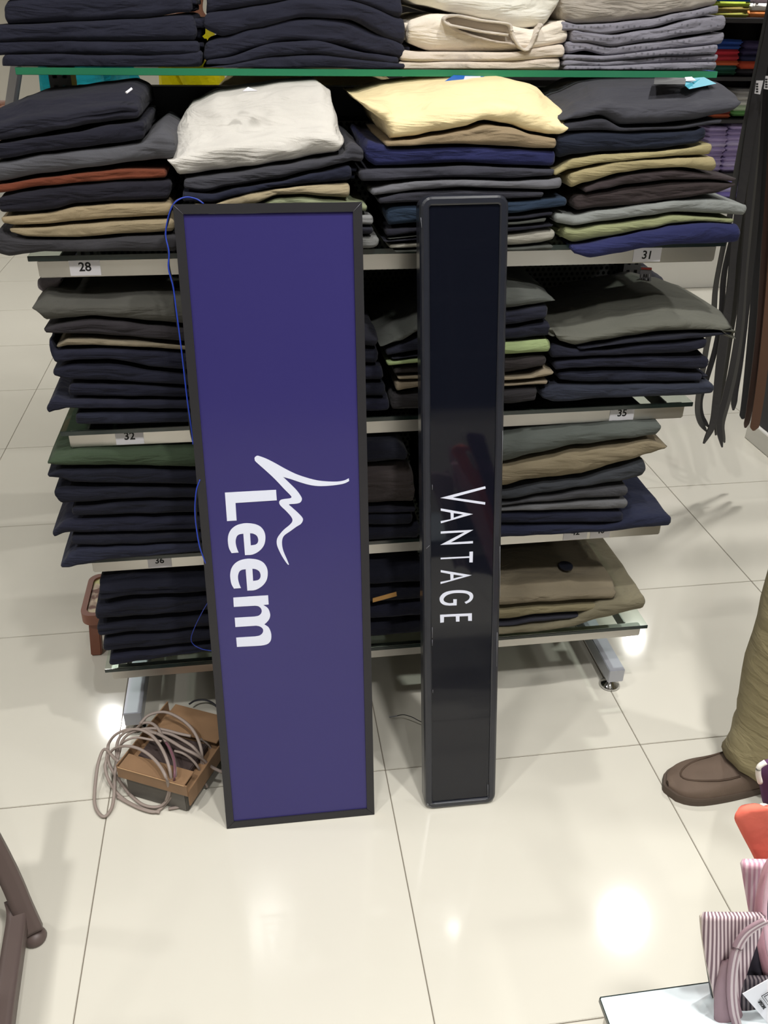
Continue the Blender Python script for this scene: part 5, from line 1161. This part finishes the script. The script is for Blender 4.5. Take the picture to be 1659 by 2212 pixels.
for j, (x, y) in enumerate(((1630, 174), (1650, 164))):
    tg = thing('price_tag', ['white barcode tag hanging on the left belts', 'white barcode tag, rightmost and slightly higher on the belts'][j], 'tag', W(x+8, y+14, y=2.36))
    quad('card', [W(a, c, y=2.36)-tg.location for a, c in ((x+4, y), (x+19, y), (x+12, y+30), (x, y+28))], M_PAPER, tg, .001)
    for i in range(4):
        quad('bar', [W(x+3+a, y+6+i*5.5+c, y=2.3585)-tg.location for a, c in ((0, 0), (5, 0), (5, 3), (0, 3))], M_INK, tg, .0004)

# ------------------------------------------------------------------ background wall unit with folded shirts
UY = 5.05
u = thing('wall_shelving', 'dark wall shelving on a white plinth, far right behind the rack', 'shelving', (3.4, UY+.25, 0))
o0 = Vector((3.4, UY+.25, 0))
def U_(n, lo, hi, m, bev=.002): return box(n, Vector(lo)-o0, Vector(hi)-o0, m, u, bev)
zs = {k: W(1560, py, y=UY+.02).z for k, py in (('a', 40), ('b', 166), ('c', 258), ('d', 374), ('e', 432))}
M_BKP = mat('grey_backboard', (74, 70, 72), rough=.7)
U_('plinth', (0.4, UY, .0005), (5.0, UY+.5, zs['e']-.02), M_WHITE)
U_('back_board', (0.4, UY+.42, zs['e']-.0199), (5.0, UY+.44, 2.2), M_BKP)
for k in 'abcde': U_('shelf', (0.42, UY+.01, zs[k]-.02+.0002), (4.98, UY+.419, zs[k]), mat('dark_shelf', (58, 56, 60), rough=.6))
for x in (0.42, 2.0, 3.02, 4.98): U_('side_panel', (x-.018, UY+.005, zs['e']+.001), (x, UY+.419, 2.2), M_BKP)
cnt = {}
def shirts(word_cols, x0px, x1px, py_bot, h, cat_txt, yy=UY+.03, n_each=1, th=.0):
    zb = W(x0px, py_bot, y=yy).z+.0015; z = zb
    xa = W(x0px, py_bot, y=yy).x; xb = W(x1px, py_bot, y=yy).x
    for i, (wd, col) in enumerate(word_cols):
        hh = h*random.uniform(.85, 1.15); jx = random.uniform(-.006, .006)
        bm = bmesh.new(); bm_box(bm, (-(xb-xa)/2, -.13, 0), ((xb-xa)/2, .13, hh-.001), min(.008, hh*.4))
        for v in bm.verts:
            v.co.z += .004*noise.noise(Vector((v.co.x*12, v.co.y*10, i)))*(.5 if v.co.z > hh*.3 else 0); v.co.y += .006*noise.noise(Vector((v.co.x*20, v.co.z*60, i*3)))
        o = obj('folded_shirt', bm, mat('shirt_%d_%d_%d' % col, col, rough=.9, k=1.1, bump=(60, .4, .006)), None, True)
        o.location = ((xa+xb)/2+jx, yy+.135, z); z += hh
        pos = ORD[len(word_cols)-1-i] if len(word_cols) > 1 else 'single'
        tag(o, '%s folded shirt, %s %s' % (wd, pos, cat_txt), 'shirt', 'folded shirts on the far wall')
LAV = (168, 152, 200)
#shirts([('olive lime', (150, 150, 60)), ('olive', (130, 116, 56)), ('lime', (160, 170, 60)), ('blue', (34, 90, 170))], 1546, 1618, 40, .030, 'in the lime pile, top of far shelving', h_ := None) if False else None
shirts([('yellow-green', (140, 138, 62)), ('olive', (128, 112, 56)), ('lime', (160, 176, 60)), ('blue', (34, 88, 168)), ('cobalt', (40, 80, 150))], 1540, 1620, 38, .026, 'in the lime pile, top far shelf')
shirts([('orange', (214, 130, 70)), ('white', (220, 214, 210)), ('pale lilac', (196, 176, 196))], 1624, 1690, 38, .036, 'in the orange pile, top far shelf')
shirts([('dark green', (36, 84, 66)), ('teal green', (40, 90, 84)), ('orange', (204, 96, 60)), ('red', (176, 44, 58)), ('crimson', (190, 44, 62)), ('blue', (40, 74, 150)), ('royal blue', (36, 70, 150))], 1540, 1592, 163, .026, 'in the red pile, second far shelf')
shirts([('charcoal', (46, 44, 52)), ('burnt orange', (190, 74, 50)), ('navy', (34, 36, 70)), ('dark purple', (48, 42, 78)), ('purple', (54, 46, 82))], 1597, 1662, 163, .034, 'in the navy pile, second far shelf')
shirts([('orange', (200, 104, 70)), ('dark red', (120, 50, 44))], 1540, 1580, 256, .018, 'in the small orange pile, third far shelf')
shirts([('grass green', (104, 160, 92)), ('pale green', (190, 210, 180)), ('white', (214, 214, 212)), ('light grey', (190, 188, 188)), ('grey', (150, 148, 150))], 1584, 1640, 252, .026, 'in the green-edged pile, third far shelf')
for pi, (xa, xb) in enumerate(((1518, 1558), (1560, 1606), (1608, 1650))):
    shirts([(w_, c_) for w_, c_ in [('lavender', LAV), ('pale lavender', (186, 172, 214)), ('lavender', LAV), ('mauve', (146, 130, 176)), ('lavender', LAV), ('pale lavender', (190, 178, 216)), ('lavender', LAV), ('mauve', (150, 134, 180)), ('lavender', LAV)]], xa, xb, 372, .027,
           'of the %s lavender pile' % ['left', 'middle', 'right'][pi])
shirts([('violet', (140, 128, 200)), ('pale violet', (176, 168, 216)), ('violet', (132, 122, 196))], 1552, 1602, 430, .034, 'in the violet pile, lowest far shelf')
